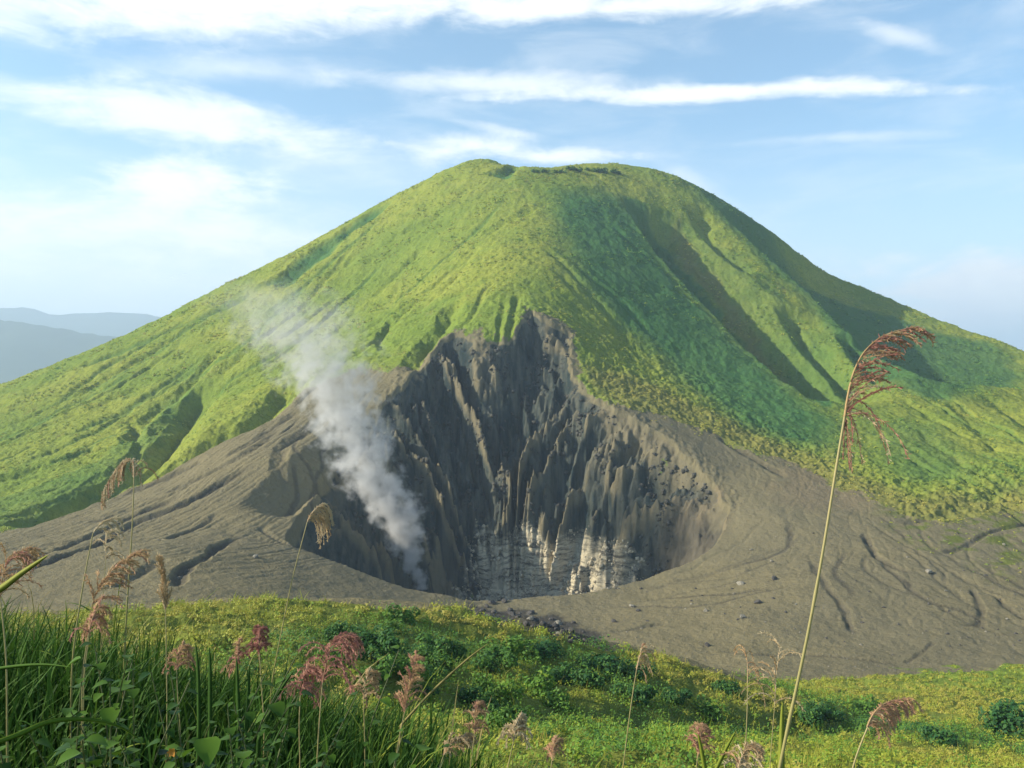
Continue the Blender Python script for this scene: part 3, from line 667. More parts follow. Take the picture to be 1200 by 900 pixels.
def slope_scrub():
    rng = np.random.default_rng(41); bag = Bag()
    for n, pick in ((17000, 0), (9000, 1)):
        y = np.sqrt(rng.uniform(450.**2, 1900.**2, n*5)); x = rng.uniform(-.66, .66, n*5)*y
        veg = grid_sample(VEG, x, y); ash = grid_sample(ASH, x, y); tus = grid_sample(TUS, x, y); cr = grid_sample(CR, x, y)
        w = np.clip(.25+1.1*fbm(x/60, y/60, 3, 57), 0, 1)*(veg > .55) if pick == 0 else np.where((ash > .12) & (ash < .88), .9, np.maximum(tus*.8, .35*grid_sample(MOSS, x, y)))*(cr < -2)
        keep = (rng.random(n*5) < w) & (cr < -2); x = x[keep][:n]; y = y[keep][:n]; m = len(x); z = grid_sample(Zf, x, y)
        R = rng.uniform(1.0, 2.6, m)*np.where(pick == 0, 1+.4*(y > 1200), .75); nl = 11
        hue = np.clip(.40+.5*grid_sample(DEEP_SHADE, x, y)-.30*grid_sample(DRY, x, y)+.25*fbm(x/25, y/25, 3, 58)+rng.normal(size=m)*.13, 0, 1)  # scrub darkens along with the painted shade
        d = unit(rng.normal(size=(m, nl, 3))); d[..., 2] = np.abs(d[..., 2])
        c = np.stack([x, y, z-.1], -1)[:, None]+d*R[:, None, None]*rng.uniform(.4, 1, (m, nl, 1))*[1, 1, .75]
        v, f = leaves(c.reshape(-1, 3), unit(d*.8+rng.normal(size=d.shape)*.45+[-.4, -.1, .5]).reshape(-1, 3), np.repeat(R*.42, nl)*rng.uniform(.6, 1.2, m*nl), .55, rng); bag.add(v, f, np.repeat(np.repeat(hue, nl), 4))
    tag(bag.build('scrub', GREEN, smooth=False), 'tussocks and low scrub dotted over the cone and its ragged lower edge', 'scrub', kind='stuff')
slope_scrub()

def near_grass():
    rng = np.random.default_rng(9); bag = Bag()
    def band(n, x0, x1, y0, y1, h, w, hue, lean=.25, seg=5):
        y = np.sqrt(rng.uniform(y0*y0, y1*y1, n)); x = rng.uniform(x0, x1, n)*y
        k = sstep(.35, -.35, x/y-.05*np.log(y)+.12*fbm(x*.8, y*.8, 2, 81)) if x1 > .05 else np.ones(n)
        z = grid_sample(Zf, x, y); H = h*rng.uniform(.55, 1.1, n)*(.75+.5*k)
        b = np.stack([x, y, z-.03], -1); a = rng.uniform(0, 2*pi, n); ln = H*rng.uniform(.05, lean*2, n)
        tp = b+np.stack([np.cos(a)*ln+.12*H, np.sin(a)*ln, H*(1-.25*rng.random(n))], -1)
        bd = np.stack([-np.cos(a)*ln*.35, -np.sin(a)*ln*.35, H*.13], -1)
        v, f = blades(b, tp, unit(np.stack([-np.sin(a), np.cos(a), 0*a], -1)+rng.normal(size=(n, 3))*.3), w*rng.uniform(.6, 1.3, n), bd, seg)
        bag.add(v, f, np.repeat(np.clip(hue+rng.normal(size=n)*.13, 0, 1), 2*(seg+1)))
    band(8000, -.75, -.12, 2.5, 6.5, .50, .0065, .85)  # closest bands coloured darkest, standing in for shade on the bank
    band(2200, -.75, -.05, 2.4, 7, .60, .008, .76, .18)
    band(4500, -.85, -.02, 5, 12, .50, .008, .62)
    band(2200, -.5, .75, 6, 16, .55, .010, .40)
    band(900, -.20, .70, 3.2, 7, .55, .006, .35)
    band(500, -.6, .4, 5, 14, .85, .007, .10, .15)
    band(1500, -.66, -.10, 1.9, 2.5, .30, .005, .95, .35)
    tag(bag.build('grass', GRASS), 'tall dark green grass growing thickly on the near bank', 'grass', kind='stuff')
near_grass()

# ------------------------------------------------------------------ leafy plants at the viewer's feet
def leafy_plant(x, y, h, n, size, label, group=None, hue=.5, seed=0, flower=False):
    rng = np.random.default_rng(100+seed); z = ground_z(x, y); root = empty('leafy_plant', (x, y, z)); st = Bag(); lf = Bag(); n = int(n*1.5)
    tag(root, label, 'plant', group)
    for k in range(n):
        a = rng.uniform(0, 2*pi); sp = rng.uniform(.1, .42)*h; H = h*rng.uniform(.8, 1.08)/.82
        p = np.array([[cos(a)*sp*u**1.3, sin(a)*sp*u**1.3, H*(u-.18*u**3)] for u in np.linspace(0, 1, 7)])
        v, f = tube(p, np.linspace(.004, .0014, 7), 5); st.add(v, f, 1.0)
        for j in range(20):
            u = .42+.58*(j/19); c = np.array([np.interp(u, np.linspace(0, 1, 7), p[:, i]) for i in range(3)])
            a2 = j*2.4+a; out = np.array([cos(a2), sin(a2), rng.uniform(-.35, .35)]); L = size*rng.uniform(.35, 1.1)
            side = unit(np.cross(out, [0, 0, 1])); up = np.cross(side, out)
            # heart shaped blade folded along its midrib
            prof = [(0, .0), (.12, .34), (.35, .48), (.65, .36), (.88, .14), (1.0, .0)]
            mid = [c+out*L*(t+.12)-np.array([0, 0, 1])*L*.35*t*t for t, w in prof]
            lft = [m+side*L*w+up*L*w*.28 for m, (t, w) in zip(mid, prof)]; rgt = [m-side*L*w+up*L*w*.28 for m, (t, w) in zip(mid, prof)]
            vv = np.array(mid+lft+rgt); ff = np.array([(i, i+1, 7+i, 6+i) for i in range(5)]+[(i+1, i, 12+i, 13+i) for i in range(5)])
            lf.add(vv, ff, float(np.clip(hue+rng.normal()*.22, 0, 1)))
    st.build('stem', STALK, root); lf.build('foliage', BROAD, root)
    if flower:
        b = Bag(); c = np.array(flower)-np.array([x, y, z])
        for k in range(6):
            a = k*pi/3; o = np.array([cos(a), -.4, sin(a)]); s = np.cross(o, [0, 1, 0]); L = .008
            b.add(np.array([c, c+o*L*.6+s*L*.45, c+o*L*1.2, c+o*L*.6-s*L*.45]), np.array([[0, 1, 2, 3]]), 0.0)
        mt, t, bs = surf('orange_petals', .6, .2); bs.inputs['Base Color'].default_value = (.55, .24, .04, 1)
        b.build('flower', mt, root)
def at(u, v, Y): return ((u-600)/1000*Y, Y, (450-v)/1000*Y)
LP = 'broad leaved plants on the near bank'
for i, (u, Y, top, n, sz, hue, lab) in enumerate([
    (70, 1.9, 800, 9, .040, .35, 'leafy plant with curled pale edged leaves in the dark grass, low on the left'),
    (132, 1.75, 842, 8, .052, .15, 'broad leaved plant with bright heart shaped leaves below the arching grass blade'),
    (215, 1.7, 874, 9, .034, .6, 'broad leaved plant carrying a single small orange flower'),
    (300, 1.7, 872, 9, .034, .5, 'leafy plant in front of the upright sword like grass blades'),
    (20, 1.6, 872, 8, .042, .85, 'dark broad leaved plant crowding the bottom left corner'),
    (370, 1.8, 880, 9, .030, .7, 'low leafy plant at the right end of the dark green bank'),
    (160, 2.1, 822, 9, .034, .55, 'mid green leafy plant standing among the thin reed stalks'),
    (250, 2.0, 850, 9, .030, .8, 'small dark leafy plant half sunk in the grass')]):
    x = (u-600)/1000*Y; gz = ground_z(x, Y); h = max((450-top)/1000*Y-gz, .25)
    leafy_plant(x, Y, h, n, sz, lab, LP, hue, i, at(202, 881, Y-.12) if 'orange' in lab else False)

def blade_thing(pts, Y0, Y1, w, label, hue):
    p = dense([at(u, v, Y0+(Y1-Y0)*i/(len(pts)-1)) for i, (u, v) in enumerate(pts)], 6); n = len(p); b = Bag()
    g = p[0].copy(); g[2] = ground_z(g[0], g[1]); 
    if g[2] < p[0][2]-.02: p = np.concatenate([dense([g, g*.5+p[0]*.5+[-.01, 0, 0], p[0]], 4)[:-1], p]); n = len(p)
    d = unit(np.gradient(p, axis=0)); s = unit(np.cross(d, [0, 1, .25])); nn = np.cross(s, d); u = np.linspace(0, 1, n)
    ww = (w*np.sin(np.clip(u*.9+.1, 0, 1)*pi)**.6)[:, None]; th = ww*.12+.0004
    v = np.stack([p-s*ww+nn*ww*.25, p-nn*th, p+s*ww+nn*ww*.25, p+nn*th*.2], 1).reshape(-1, 3)
    f = np.array([(4*k+i, 4*k+(i+1) % 4, 4*k+4+(i+1) % 4, 4*k+4+i) for k in range(n-1) for i in range(4)])
    b.add(v, f, hue); o = b.build('grass_blade', GRASS, origin=p[0]); o.location = p[0]
    tag(o, label, 'grass blade', 'long single grass blades')
blade_thing([(-30, 880), (20, 862), (60, 846), (105, 844), (140, 852), (165, 868)], 1.5, 1.75, .006, 'long pale grass blade arching over the plants in the bottom left corner', .55)
blade_thing([(-40, 790), (10, 782), (50, 779), (84, 782)], 2.2, 2.1, .005, 'thin level grass blade crossing the dark grass at the left edge', .62)
blade_thing([(-40, 712), (-5, 694), (25, 672), (57, 650)], 2.4, 2.3, .010, 'broad yellow green grass blade slanting up from the left edge', .22)
for pts, lab in (([(233, 850), (232, 790), (229, 752)], 'leftmost of the dark sword like grass blades standing upright in the bank'),
                 ([(246, 850), (246, 790), (245, 757)], 'tallest dark upright grass blade beside a pinkish seed head'),
                 ([(280, 850), (278, 800), (277, 770)], 'narrow dark upright blade under the compact red seed head'),
                 ([(288, 860), (291, 815), (292, 778)], 'slightly bent dark upright blade in the middle of the sword like group'),
                 ([(303, 868), (322, 820), (345, 785)], 'dark green blade leaning right towards the large red seed heads')):
    blade_thing(pts, 2.5, 2.55, .0065, lab, .88)
blade_thing([(915, 930), (916, 880), (917, 822)], 2.42, 2.42, .011, 'pale green upright blade against the foot of the tallest reed', .28)
blade_thing([(470, 850), (505, 812), (545, 775), (572, 754)], 4.2, 4.4, .007, 'straight dry stalk leaning right over the green scrub', .05)
for pts, lab in (([(838, 905), (850, 880), (862, 857)], 'short bright green blade left of the tan bottom tuft'), ([(826, 900), (822, 878), (818, 860)], 'short green blade rising beside the pinkish brown seed head')):
    blade_thing(pts, 3.0, 3.0, .008, lab, .35)

# ------------------------------------------------------------------ reeds with drooping seed heads
RD = 'reed grasses with seed heads along the bank'
def reed(label, Y, stem, axis, n=22, L=.16, droop=1.0, hue=.5, hh=.05, r0=.004, spread=.5, side=0.0, nleaf=1, low=None, hair=.011, seed=0, base_du=-10):
    rng = np.random.default_rng(300+seed)
    sp = [np.array(at(u, v, Y)) for u, v in stem]
    g = np.array([sp[0][0]+base_du/1000*Y, Y+.05, 0.0]); g[2] = ground_z(g[0], g[1])-.02
    if g[2] > sp[0][2]-.05: g[2] = sp[0][2]-.05
    raw = np.array([g]+sp); cl = np.concatenate([[0], np.cumsum(np.linalg.norm(np.diff(raw, axis=0), axis=1))]); qq = np.linspace(0, cl[-1], 44)
    path = np.stack([np.interp(qq, cl, raw[:, i]) for i in range(3)], -1)
    for _ in range(8): path[1:-1] = (path[:-2]+2*path[1:-1]+path[2:])/4
    L *= .88; root = empty('reed', tuple(g)); tag(root, label, 'reed', RD)
    r0 *= .82; rad = np.interp(np.linspace(0, 1, len(path)), [0, 1], [r0, r0*.5])
    for k in range(5, len(path)-9, 7): rad[k] *= 1.22                          # joints
    b = Bag(); v, f = tube(path, rad, 7); b.add(v, f, np.repeat(np.linspace(.75, .15, len(path)), 7)); b.build('stem', STALK, root, origin=g)
    ax = dense([np.array(at(u, v, Y+.02*i)) for i, (u, v) in enumerate(axis)], 8); b = Bag()
    v, f = tube(ax, np.linspace(r0*.55, .0009, len(ax)), 5); b.add(v, f, hue*.6)
    td = unit(np.gradient(ax, axis=0)); tt = np.linspace(0, 1, len(ax))
    hb = []; ht = []; hs = []; hu = []
    def branch(c, d, l, dr):
        m = 9; p = [c]; dd = d.copy()
        for k in range(m): dd = unit(dd+np.array([0, 0, -1])*dr*.24+rng.normal(size=3)*.03); p.append(p[-1]+dd*l/m)
        p = np.array(p); h0 = np.clip(hue+rng.normal()*hh*2, 0, 1); v, f = tube(p, np.linspace(.0013, .0008, m+1)*max(1, Y/2.6), 3); b.add(v, f, float(h0))
        for k in range(1, m+1):
            for q in range(6):
                e = p[k]-(p[k]-p[k-1])*rng.random(); o = unit(unit(p[k]-p[k-1])*1.1+rng.normal(size=3)*.55)
                hb.append(e); ht.append(e+o*hair*rng.uniform(.6, 1.4)); hs.append(unit(np.cross(o, [0.2, 1, .1]))); hu.append(float(np.clip(h0+rng.normal()*hh*1.5-.08, 0, 1)))
    for k in range(n):
        u = (k+.5)/n; i = min(int(u*len(ax)), len(ax)-1); a = rng.uniform(0, 2*pi)
        o = np.array([cos(a)*spread+side, sin(a)*spread*.8, .15*spread])
        branch(ax[i], unit(td[i]*.9+o), L*(1.1-.55*u)*rng.uniform(.7, 1.15), droop*rng.uniform(.7, 1.2))
    for k, (du, dv, l) in enumerate(low or []):
        c = ax[int(k*2) % 8]; branch(c, unit(np.array([du, rng.normal()*.2, -dv])), l*1.15, droop*2.2)
    hb, ht, hs = map(np.array, (hb, ht, hs)); ww = np.full(len(hb), .0013*max(1, Y/2.6)); v, f = blades(hb, ht, hs, ww, hb*0, 1); b.add(v, f, np.repeat(np.array(hu), 4))
    b.build('seed_head', SEED, root, origin=g)
    for k in range(nleaf):                                                     # long leaves from the lower stem
        i = int(len(path)*rng.uniform(.15, .45)); a = rng.uniform(-.5, .5)+(pi if rng.random() < .5 else 0); l = rng.uniform(.3, .5)*min(1.3, Y/2.5)
        c = path[i][None]; d = np.array([[cos(a)*l*.55, sin(a)*l*.3, l*.55]]); lb = Bag()
        v, f = blades(c, c+d, np.array([[sin(a)*.3, 1, 0.3]]), np.array([.007]), np.array([[0, 0, l*.16]]), 8); lb.add(v, f, float(rng.uniform(.3, .8)))
        lb.build('leaf', GRASS, root, origin=g)
    return root
reed('tallest reed, its pink seed head drooping right above the ash slope', 2.3, [(905,945),(920,865),(943,765),(966,640),(984,520),(990,488)], [(990,488),(994,462),(1001,435),(1014,411),(1036,393),(1066,384)],
     n=38, L=.17, droop=.5, hue=.58, hh=.12, hair=.010, r0=.0080, spread=.2, side=.45, nleaf=0, low=[(.8,-.5,.20),(.9,-.3,.16),(1,-.1,.18),(.3,.9,.10),(.15,1,.12),(-.1,1,.11),(.5,.6,.14),(1,-.35,.15),(.25,1,.13)], seed=1, base_du=-60)
reed('short reed with a brown plume curling right in the lower right corner', 2.5, [(994,915),(1006,875),(1017,852)], [(1016,852),(1024,836),(1038,824),(1062,818)], n=30, L=.12, droop=1.25, hue=.55, r0=.006, spread=.32, side=.25, nleaf=1, seed=2, base_du=-40)
reed('slim reed whose curved tan plume hangs left in front of the dark gully', 4.0, [(146,760),(150,690),(155,620),(157,560)], [(157,560),(156,543),(149,538),(139,546),(128,562),(120,578)], n=40, L=.15, droop=1.7, hue=.22, hh=.12, r0=.006, spread=.22, side=.1, seed=3)
reed('slim reed with a pale hanging tassel in front of the crater shadow', 4.2, [(318,800),(331,735),(343,675),(352,642),(360,612)], [(360,612),(366,600),(376,591)], n=34, L=.22, droop=2.2, hue=.25, r0=.005, spread=.22, seed=4)
reed('reed with a wide pinkish plume cut off by the left edge', 2.6, [(8,780),(5,740),(0,700)], [(0,700),(4,672),(12,652),(30,644)], n=30, L=.13, droop=1.2, hue=.5, r0=.005, spread=.5, seed=5)
reed('reed with a loose hazy pink plume fanning right above the bank', 2.9, [(98,790),(105,745),(108,708)], [(108,708),(118,685),(135,665),(158,650)], n=34, L=.12, droop=.8, hue=.45, r0=.004, spread=.55, side=.15, nleaf=1, seed=6)
reed('reed with a lower drooping pink plume beside the bare stalks', 2.8, [(96,800),(100,760),(104,742)], [(104,742),(108,725),(116,712)], n=26, L=.10, droop=1.5, hue=.5, r0=.004, spread=.55, seed=7)
reed('reed with a narrow golden upright seed head', 3.2, [(196,830),(195,770),(194,715)], [(194,715),(192,690),(188,662)], n=34, L=.075, droop=.25, hue=.33, hh=.04, r0=.004, spread=.22, seed=8)
reed('reed with a small compact deep red seed head', 3.2, [(310,850),(306,800),(304,766)], [(304,766),(303,750),(304,736)], n=30, L=.07, droop=1.5, hue=.95, r0=.004, spread=.4, seed=9)
reed('reed with the largest shaggy red seed head above the green bank', 2.7, [(372,880),(375,835),(378,800)], [(378,800),(384,770),(392,750),(410,743)], n=40, L=.15, droop=1.6, hue=.78, r0=.0045, spread=.55, seed=10)
reed('reed with a dull red seed head left of the shaggy one', 2.7, [(352,890),(350,850),(352,815)], [(352,815),(355,795),(365,783)], n=30, L=.11, droop=1.6, hue=.72, r0=.004, spread=.6, seed=11)
reed('reed with a tawny pink spindle shaped plume over green scrub', 3.0, [(462,900),(468,862),(474,835)], [(474,835),(479,805),(486,774)], n=32, L=.09, droop=.9, hue=.52, r0=.004, spread=.3, seed=12)
reed('reed with a pale straw plume nodding at the bottom edge', 2.9, [(588,930),(597,890),(602,868)], [(602,868),(605,848),(610,838)], n=30, L=.10, droop=1.9, hue=.22, r0=.004, spread=.4, seed=13)
reed('reed with a slender brown pink plume left of the straw one', 3.0, [(548,925),(553,885),(556,860)], [(556,860),(557,840),(560,826)], n=24, L=.08, droop=1.3, hue=.5, r0=.0035, spread=.3, seed=14)
reed('reed with a rusty tuft low at the bottom edge', 3.0, [(640,940),(645,905),(647,890)], [(647,890),(648,878),(651,868)], n=24, L=.08, droop=1.2, hue=.5, r0=.004, spread=.35, seed=15)
reed('thin dry reed with a small sparse plume above bright scrub', 4.2, [(729,910),(735,860),(741,815),(746,785)], [(746,785),(749,772),(752,760)], n=14, L=.16, droop=1.6, hue=.3, r0=.0055, spread=.3, side=.15, seed=16, nleaf=0)
reed('reed with thin straw branches spread wide left of the tallest reed', 4.0, [(902,900),(905,860),(908,825)], [(908,825),(910,790),(914,757)], n=14, L=.22, droop=1.0, hue=.2, r0=.004, spread=.55, seed=17)
reed('bare brown reed with a bent thin top beside the bare ground', 4.0, [(874,870),(876,830),(876,800)], [(876,800),(876,780),(874,765)], n=8, L=.20, droop=2.0, hue=.4, r0=.005, spread=.35, side=.3, seed=18)
reed('reed with a bushy tan plume at the bottom edge below the straw branches', 2.8, [(852,960),(858,925),(864,905)], [(864,905),(870,885),(882,872)], n=34, L=.11, droop=1.5, hue=.28, r0=.004, spread=.6, seed=19)
reed('reed with a dusty pinkish brown plume near the short green blades', 3.2, [(812,930),(816,900),(818,885)], [(818,885),(820,868),(822,852)], n=26, L=.09, droop=1.3, hue=.55, r0=.004, spread=.4, seed=20)
reed('reed with a small brown pink tassel beside the compact red one', 3.2, [(282,850),(280,810),(279,785)], [(279,785),(278,768),(280,755)], n=22, L=.08, droop=1.4, hue=.58, r0=.0035, spread=.4, seed=21)
reed('reed with a faint pink tassel over the yellow grass of the spur', 3.4, [(212,860),(208,815),(207,785)], [(207,785),(208,768),(214,757)], n=26, L=.10, droop=1.3, hue=.5, r0=.0035, spread=.5, seed=22)
reed('reed with a golden spreading plume at the right end of the bank', 3.2, [(428,900),(427,850),(426,820)], [(426,820),(428,800),(433,788)], n=24, L=.10, droop=1.3, hue=.32, r0=.0035, spread=.5, seed=23)
reed('bent reed with an ochre plume lying low over the scrub', 3.0, [(508,930),(514,900),(520,885)], [(520,885),(532,868),(548,860)], n=28, L=.09, droop=1.2, hue=.3, r0=.0035, spread=.5, seed=24)
reed('tall bare stalk with a wisp of plume leaning right at the left', 3.4, [(84,780),(90,730),(100,670),(109,625)], [(109,625),(120,612),(136,606)], n=8, L=.10, droop=1.2, hue=.15, r0=.0055, spread=.3, seed=25)
reed('reed with a broken pale plume behind the hazy pink one', 4.0, [(118,770),(120,710),(124,655)], [(124,655),(124,636),(130,622)], n=14, L=.14, droop=1.4, hue=.2, r0=.003, spread=.4, side=.2, seed=26)

# ------------------------------------------------------------------ bushes
def bush(u, v, wid, hgt, hue, label, group, n=1400, seed=0, y0=12, y1=430, sq=.8, cpos=None):
    rng = np.random.default_rng(500+seed)
    gx, gy = hit([(u, v)], Zf, y0, y1)[0] if cpos is None else cpos
    R = wid/2000*gy; H = hgt/1000*gy; z = ground_z(gx, gy); root = empty('bush', (gx, gy, z)); tag(root, label, 'bush', group)
    k = 9; lob = rng.normal(size=(k, 3))*[R*.42, R*.35, 0]+[0, 0, H*.45]; lob[:, 2] += rng.uniform(-.2, .25, k)*H; lr = rng.uniform(.32, .55, k)
    a = rng.integers(0, k, n); d = unit(rng.normal(size=(n, 3))); c = lob[a]+d*lr[a][:, None]*np.array([R, R*sq, H])*rng.uniform(.75, 1.08, (n, 1)); c[:, 2] = np.maximum(c[:, 2], .02*H)
    s = np.full(n, .075*R*(1400/n)**.4)*rng.uniform(.6, 1.4, n); b = Bag(); v_, f_ = leaves(c, unit(d+rng.normal(size=d.shape)*.45+[-.3, -.15, .4]), s, .55, rng); b.add(v_, f_, np.repeat(np.clip(hue+rng.normal(size=n)*.08, 0, 1), 4))
    b.build('crown', GREEN, root, smooth=False)
    b = Bag()
    for q in range(5):
        e = lob[q]; v_, f_ = tube(np.array([[0, 0, -.1], e*.5+[0, 0, .05*H], e]), np.array([.03, .022, .01])*R, 5); b.add(v_, f_, .5)
    b.build('trunk', WOOD, root)
BS = 'dark bushes on the near hillside'
for i, a in enumerate([(1184,866,68,38,.97,'rounded dark green bush on the yellow grass at the right edge'), (700,786,66,18,1.0,'long low blue green bush shading the scrub left of the ash plain'), (640,768,46,15,1.0,'dark bush just below the tumbled dark rocks'),
    (740,792,46,14,.98,'dark bush under the thin dry reed top'), (520,775,64,30,.9,'broad green bush in the middle of the spur'), (440,768,60,30,.95,'dark green bush behind the tawny pink plume'), (395,752,40,22,.92,'dark bush right of the yellow crest grass'),
    (572,790,50,24,.86,'green bush at the tip of the straight dry stalk'), (965,848,46,20,.95,'dark bush right of the tallest reed stem'), (1095,872,60,14,.95,'low dark bush behind the curling brown plume'), (850,815,46,16,.9,'green bush at the edge of the bare ground'), (790,822,40,14,.97,'dark bush below the end of the ash plain')]):
    bush(*a, BS, seed=i)
rb = random.Random(17)
for i in range(46):
    u = rb.gauss(520, 110) if i < 30 else rb.uniform(330, 1150); v = rb.uniform(728, 850) if i < 30 else rb.uniform(800, 872)
    if v < 700+max(0, (u-520))*.30+22: v += 34
    w_ = rb.uniform(18, 52); bush(u, v, w_, w_*rb.uniform(.35, .6), rb.uniform(.66, 1.0), 'leafy green bush among the scrub of the near hillside', 'leafy bushes massed on the near hillside', n=700, seed=120+i)
for k in range(14):
    u = 628+k*7.5+random.uniform(-3, 3); v = 200+abs(k-6)*.5+random.uniform(-1, 2)
    bush(u, v, random.uniform(8, 14), random.uniform(4, 6), .95, 'small dark shrub in the row along the summit rim', 'shrubs along the summit rim', n=160, seed=50+k, y0=1300, y1=2300)

# ------------------------------------------------------------------ rocks
def rock_mat(name, c1, c2):
    mt, t, b = surf(name, .95, .1); po = t.node('ShaderNodeNewGeometry').outputs['Position']
    t.l.new(t.mix(t.ramp(t.noise(po, 1.4, 5, .65), .35, .65), c1, c2), b.inputs['Base Color']); return mt
RK = {'pale': rock_mat('pale_rock', (.17, .155, .12), (.34, .31, .24)), 'dark': rock_mat('dark_rock', (.045, .043, .042), (.13, .12, .105))}
def rock(u, v, px, kind, label, group, seed, y0=60):
    rng = np.random.default_rng(900+seed); x, y = hit([(u, v)], Zf, y0, 1400)[0]; R = px/2000*y; z = ground_z(x, y)
    import bmesh
    bm = bmesh.new(); bmesh.ops.create_icosphere(bm, subdivisions=3, radius=1.0)
    pl = [(unit(rng.normal(size=3)), rng.uniform(.55, .9)) for _ in range(9)]; sc = R*np.array([rng.uniform(.9, 1.4), rng.uniform(.8, 1.2), rng.uniform(.6, .95)])
    for w in bm.verts:
        p = np.array(w.co)
        for nrm, dd in pl:
            e = p@nrm-dd
            if e > 0: p = p-nrm*e
        w.co = p*(1+.04*rng.normal())*sc
    me = bpy.data.meshes.new('boulder'); bm.to_mesh(me); bm.free(); me.materials.append(RK[kind])
    o = bpy.data.objects.new('boulder', me); COL.objects.link(o); o.location = (x, y, z+R*.25); o.rotation_euler = (0, 0, rng.uniform(0, 6))
    tag(o, label, 'boulder', group)
BG = 'boulders scattered over the ash slope'
big = [(740,711,9,'pale','pair forming pale boulder on bare ash right of the crater lip'), (748,716,6,'dark','dark stone touching the pale boulder on the bare ash'), (719,729,7,'dark','dark squarish boulder below the pale pair'), (827,716,7,'pale','pale boulder alone in the middle of the ash plain'),
       (868,685,8,'pale','pale boulder up the slope left of the tallest reed'), (888,707,9,'dark','dark boulder close left of the tallest reed stem'), (870,724,8,'pale','pale boulder with a dark shadow low on the ash plain'), (1088,671,9,'pale','whitish boulder at the end of a runnel on the right'),
       (829,757,8,'dark','grey boulder by the track at the foot of the ash'), (300,653,8,'pale','pale rock on the smooth ash left of the crater lip'), (210,678,6,'pale','white rock lying in the dark runnel mouth'), (908,679,8,'dark','dark stone right above the alone pale boulder')]
big[0] = (740,711,9,'pale','largest pale boulder on the bare ash right of the crater lip'); big[-1] = (908,679,8,'dark','dark flat stone beside the tallest reed halfway up the ash')
for i, a in enumerate(big): rock(*a, BG, i)
rr_ = random.Random(3)
for i in range(70):
    u = rr_.uniform(690, 1195); v = 760-abs(rr_.gauss(0, 60)); v = max(v, 625 if u > 870 else 690)
    k = rr_.choice(['pale', 'dark', 'dark'])
    rock(u, v, rr_.uniform(1.8, 4.2), k, 'small pale stone on the right hand ash slope' if k == 'pale' else 'small dark stone on the right hand ash slope', BG, 40+i, 380)
DG = 'tumbled dark rocks at the edge of the near spur'
for i in range(60):
    t_ = rr_.random(); u = 556+t_*130+rr_.gauss(0, 6); v = 712+t_*34+rr_.gauss(0, 6)
    rock(u, v, rr_.uniform(3, 11), 'dark' if rr_.random() < .9 else 'pale', 'dark jagged rock among the tumbled rocks where scrub meets ash', DG, 150+i, 180)
for i, (u, s) in enumerate(((226.5, 4.5), (229.5, 3.5), (232.5, 4))):
    rock(u, 704.5, s*1.3, 'pale' if i == 1 else 'dark', ['left dark stone of the tiny upright trio at the spur edge', 'white stone between two dark ones at the spur edge', 'right dark stone of the tiny upright trio at the spur edge'][i], 'three small stones at the spur edge', 200+i, 150)

def rubble():
    rng = np.random.default_rng(77); n = 9000; y = rng.uniform(400, 900, n); x = rng.uniform(-.6, .62, n)*y
    k = (grid_sample(ASH, x, y) > .6) & (grid_sample(CR, x, y) < -3) & (rng.random(n) < np.clip(.35+1.4*fbm(x/50, y/50, 3, 59)+.3*(x > 80), .05, 1)); x = x[k]; y = y[k]; n = len(x); z = grid_sample(Zf, x, y)
    R = .22+.9*rng.random(n)**5; u = np.array([(1, 0, -.3), (-.5, .87, -.3), (-.5, -.87, -.3), (.2, .1, .8)]); a = rng.uniform(0, 2*pi, n)
    p = u[None]*R[:, None, None]*rng.uniform(.6, 1.4, (n, 4, 1)); q = p.copy(); q[..., 0] = p[..., 0]*np.cos(a)[:, None]-p[..., 1]*np.sin(a)[:, None]; q[..., 1] = p[..., 0]*np.sin(a)[:, None]+p[..., 1]*np.cos(a)[:, None]
    vv = (q+np.stack([x, y, z], -1)[:, None]).reshape(-1, 3); f = (np.arange(n)[:, None, None]*4+np.array([(0, 1, 3), (1, 2, 3), (2, 0, 3)])[None]).reshape(-1, 3)
    tag(mesh_obj('rubble', vv, f, rock_mat('rubble_rock', (.06, .055, .045), (.26, .235, .18))), 'small stones strewn over the ash', 'rubble', kind='stuff')
rubble()

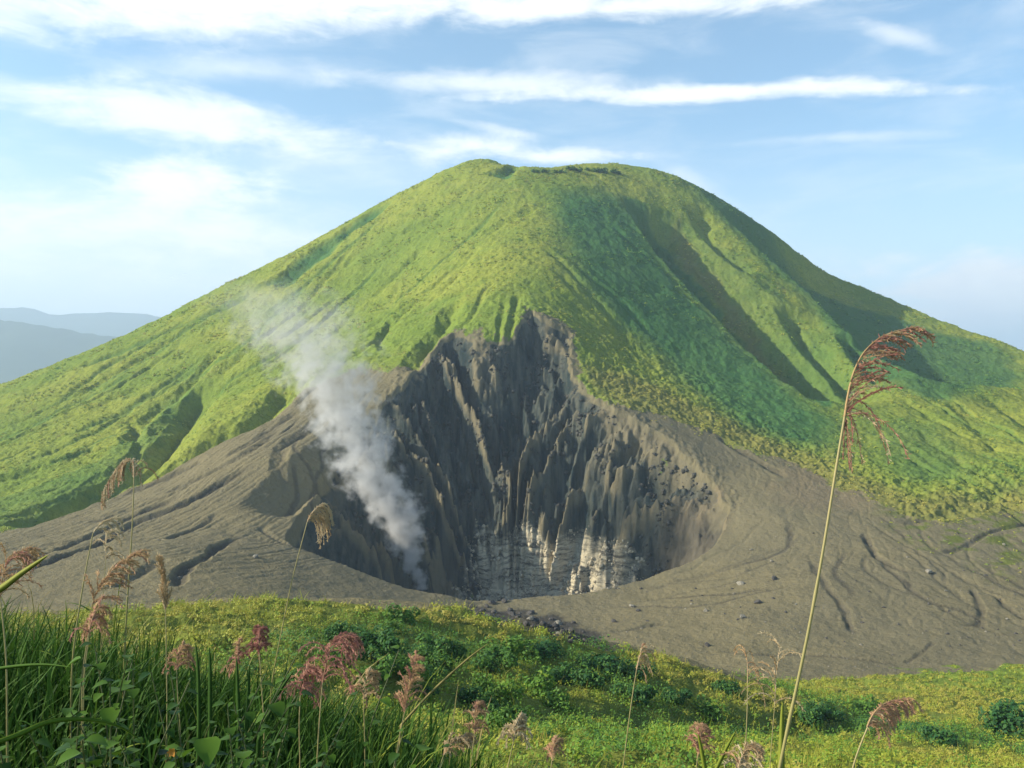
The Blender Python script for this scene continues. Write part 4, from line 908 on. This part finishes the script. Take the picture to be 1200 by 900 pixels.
def talus(name, label, mat, n, sel, r0, r1, seed):
    rng = np.random.default_rng(seed); y = rng.uniform(790, 1060, n); x = rng.uniform(-190, 210, n); k = sel(x, y, grid_sample(Zf, x, y), rng); x = x[k]; y = y[k]; n = len(x); z = grid_sample(Zf, x, y)
    R = r0+(r1-r0)*rng.random(n)**3; c = np.array([(sx, sy, sz) for sx in (-1, 1) for sy in (-1, 1) for sz in (-1, 1)], float)
    p = c[None]*(R[:, None]*rng.uniform(.5, 1.2, (n, 3)))[:, None]*rng.uniform(.65, 1.1, (n, 8, 1)); a = rng.uniform(0, 2*pi, n); t_ = rng.normal(size=n)*.5
    q = p.copy(); q[..., 1] = p[..., 1]*np.cos(t_)[:, None]-p[..., 2]*np.sin(t_)[:, None]; q[..., 2] = p[..., 1]*np.sin(t_)[:, None]+p[..., 2]*np.cos(t_)[:, None]
    w = q.copy(); w[..., 0] = q[..., 0]*np.cos(a)[:, None]-q[..., 1]*np.sin(a)[:, None]; w[..., 1] = q[..., 0]*np.sin(a)[:, None]+q[..., 1]*np.cos(a)[:, None]
    fq = np.array([(0, 1, 3, 2), (4, 6, 7, 5), (0, 4, 5, 1), (2, 3, 7, 6), (0, 2, 6, 4), (1, 5, 7, 3)])
    tag(mesh_obj(name, (w+np.stack([x, y, z], -1)[:, None]).reshape(-1, 3), (np.arange(n)[:, None, None]*8+fq[None]).reshape(-1, 4), mat), label, 'rubble', kind='stuff')
_in = lambda x, y: grid_sample(CR, x, y) > 4
talus('rubble', 'dark broken blocks littering the crater walls', rock_mat('crater_block', (.030, .036, .034), (.13, .12, .095)), 26000, lambda x, y, z, r: _in(x, y) & (grid_sample(PALE, x, y) < .3) & (r.random(len(x)) < np.clip(.1+.9*fbm(x/25, y/25, 3, 62), .02, 1)), .5, 2.6, 5)
talus('rubble', 'cream coloured broken blocks along the base of the crater wall', rock_mat('cream_block', (.26, .21, .14), (.74, .66, .46)), 60000, lambda x, y, z, r: _in(x, y) & (grid_sample(PALE, x, y) > .25) & (z > -212) & (r.random(len(x)) < np.clip(.35+.9*fbm(x/16, z/5, 3, 63), 0, .8)), .5, 2.2, 6)
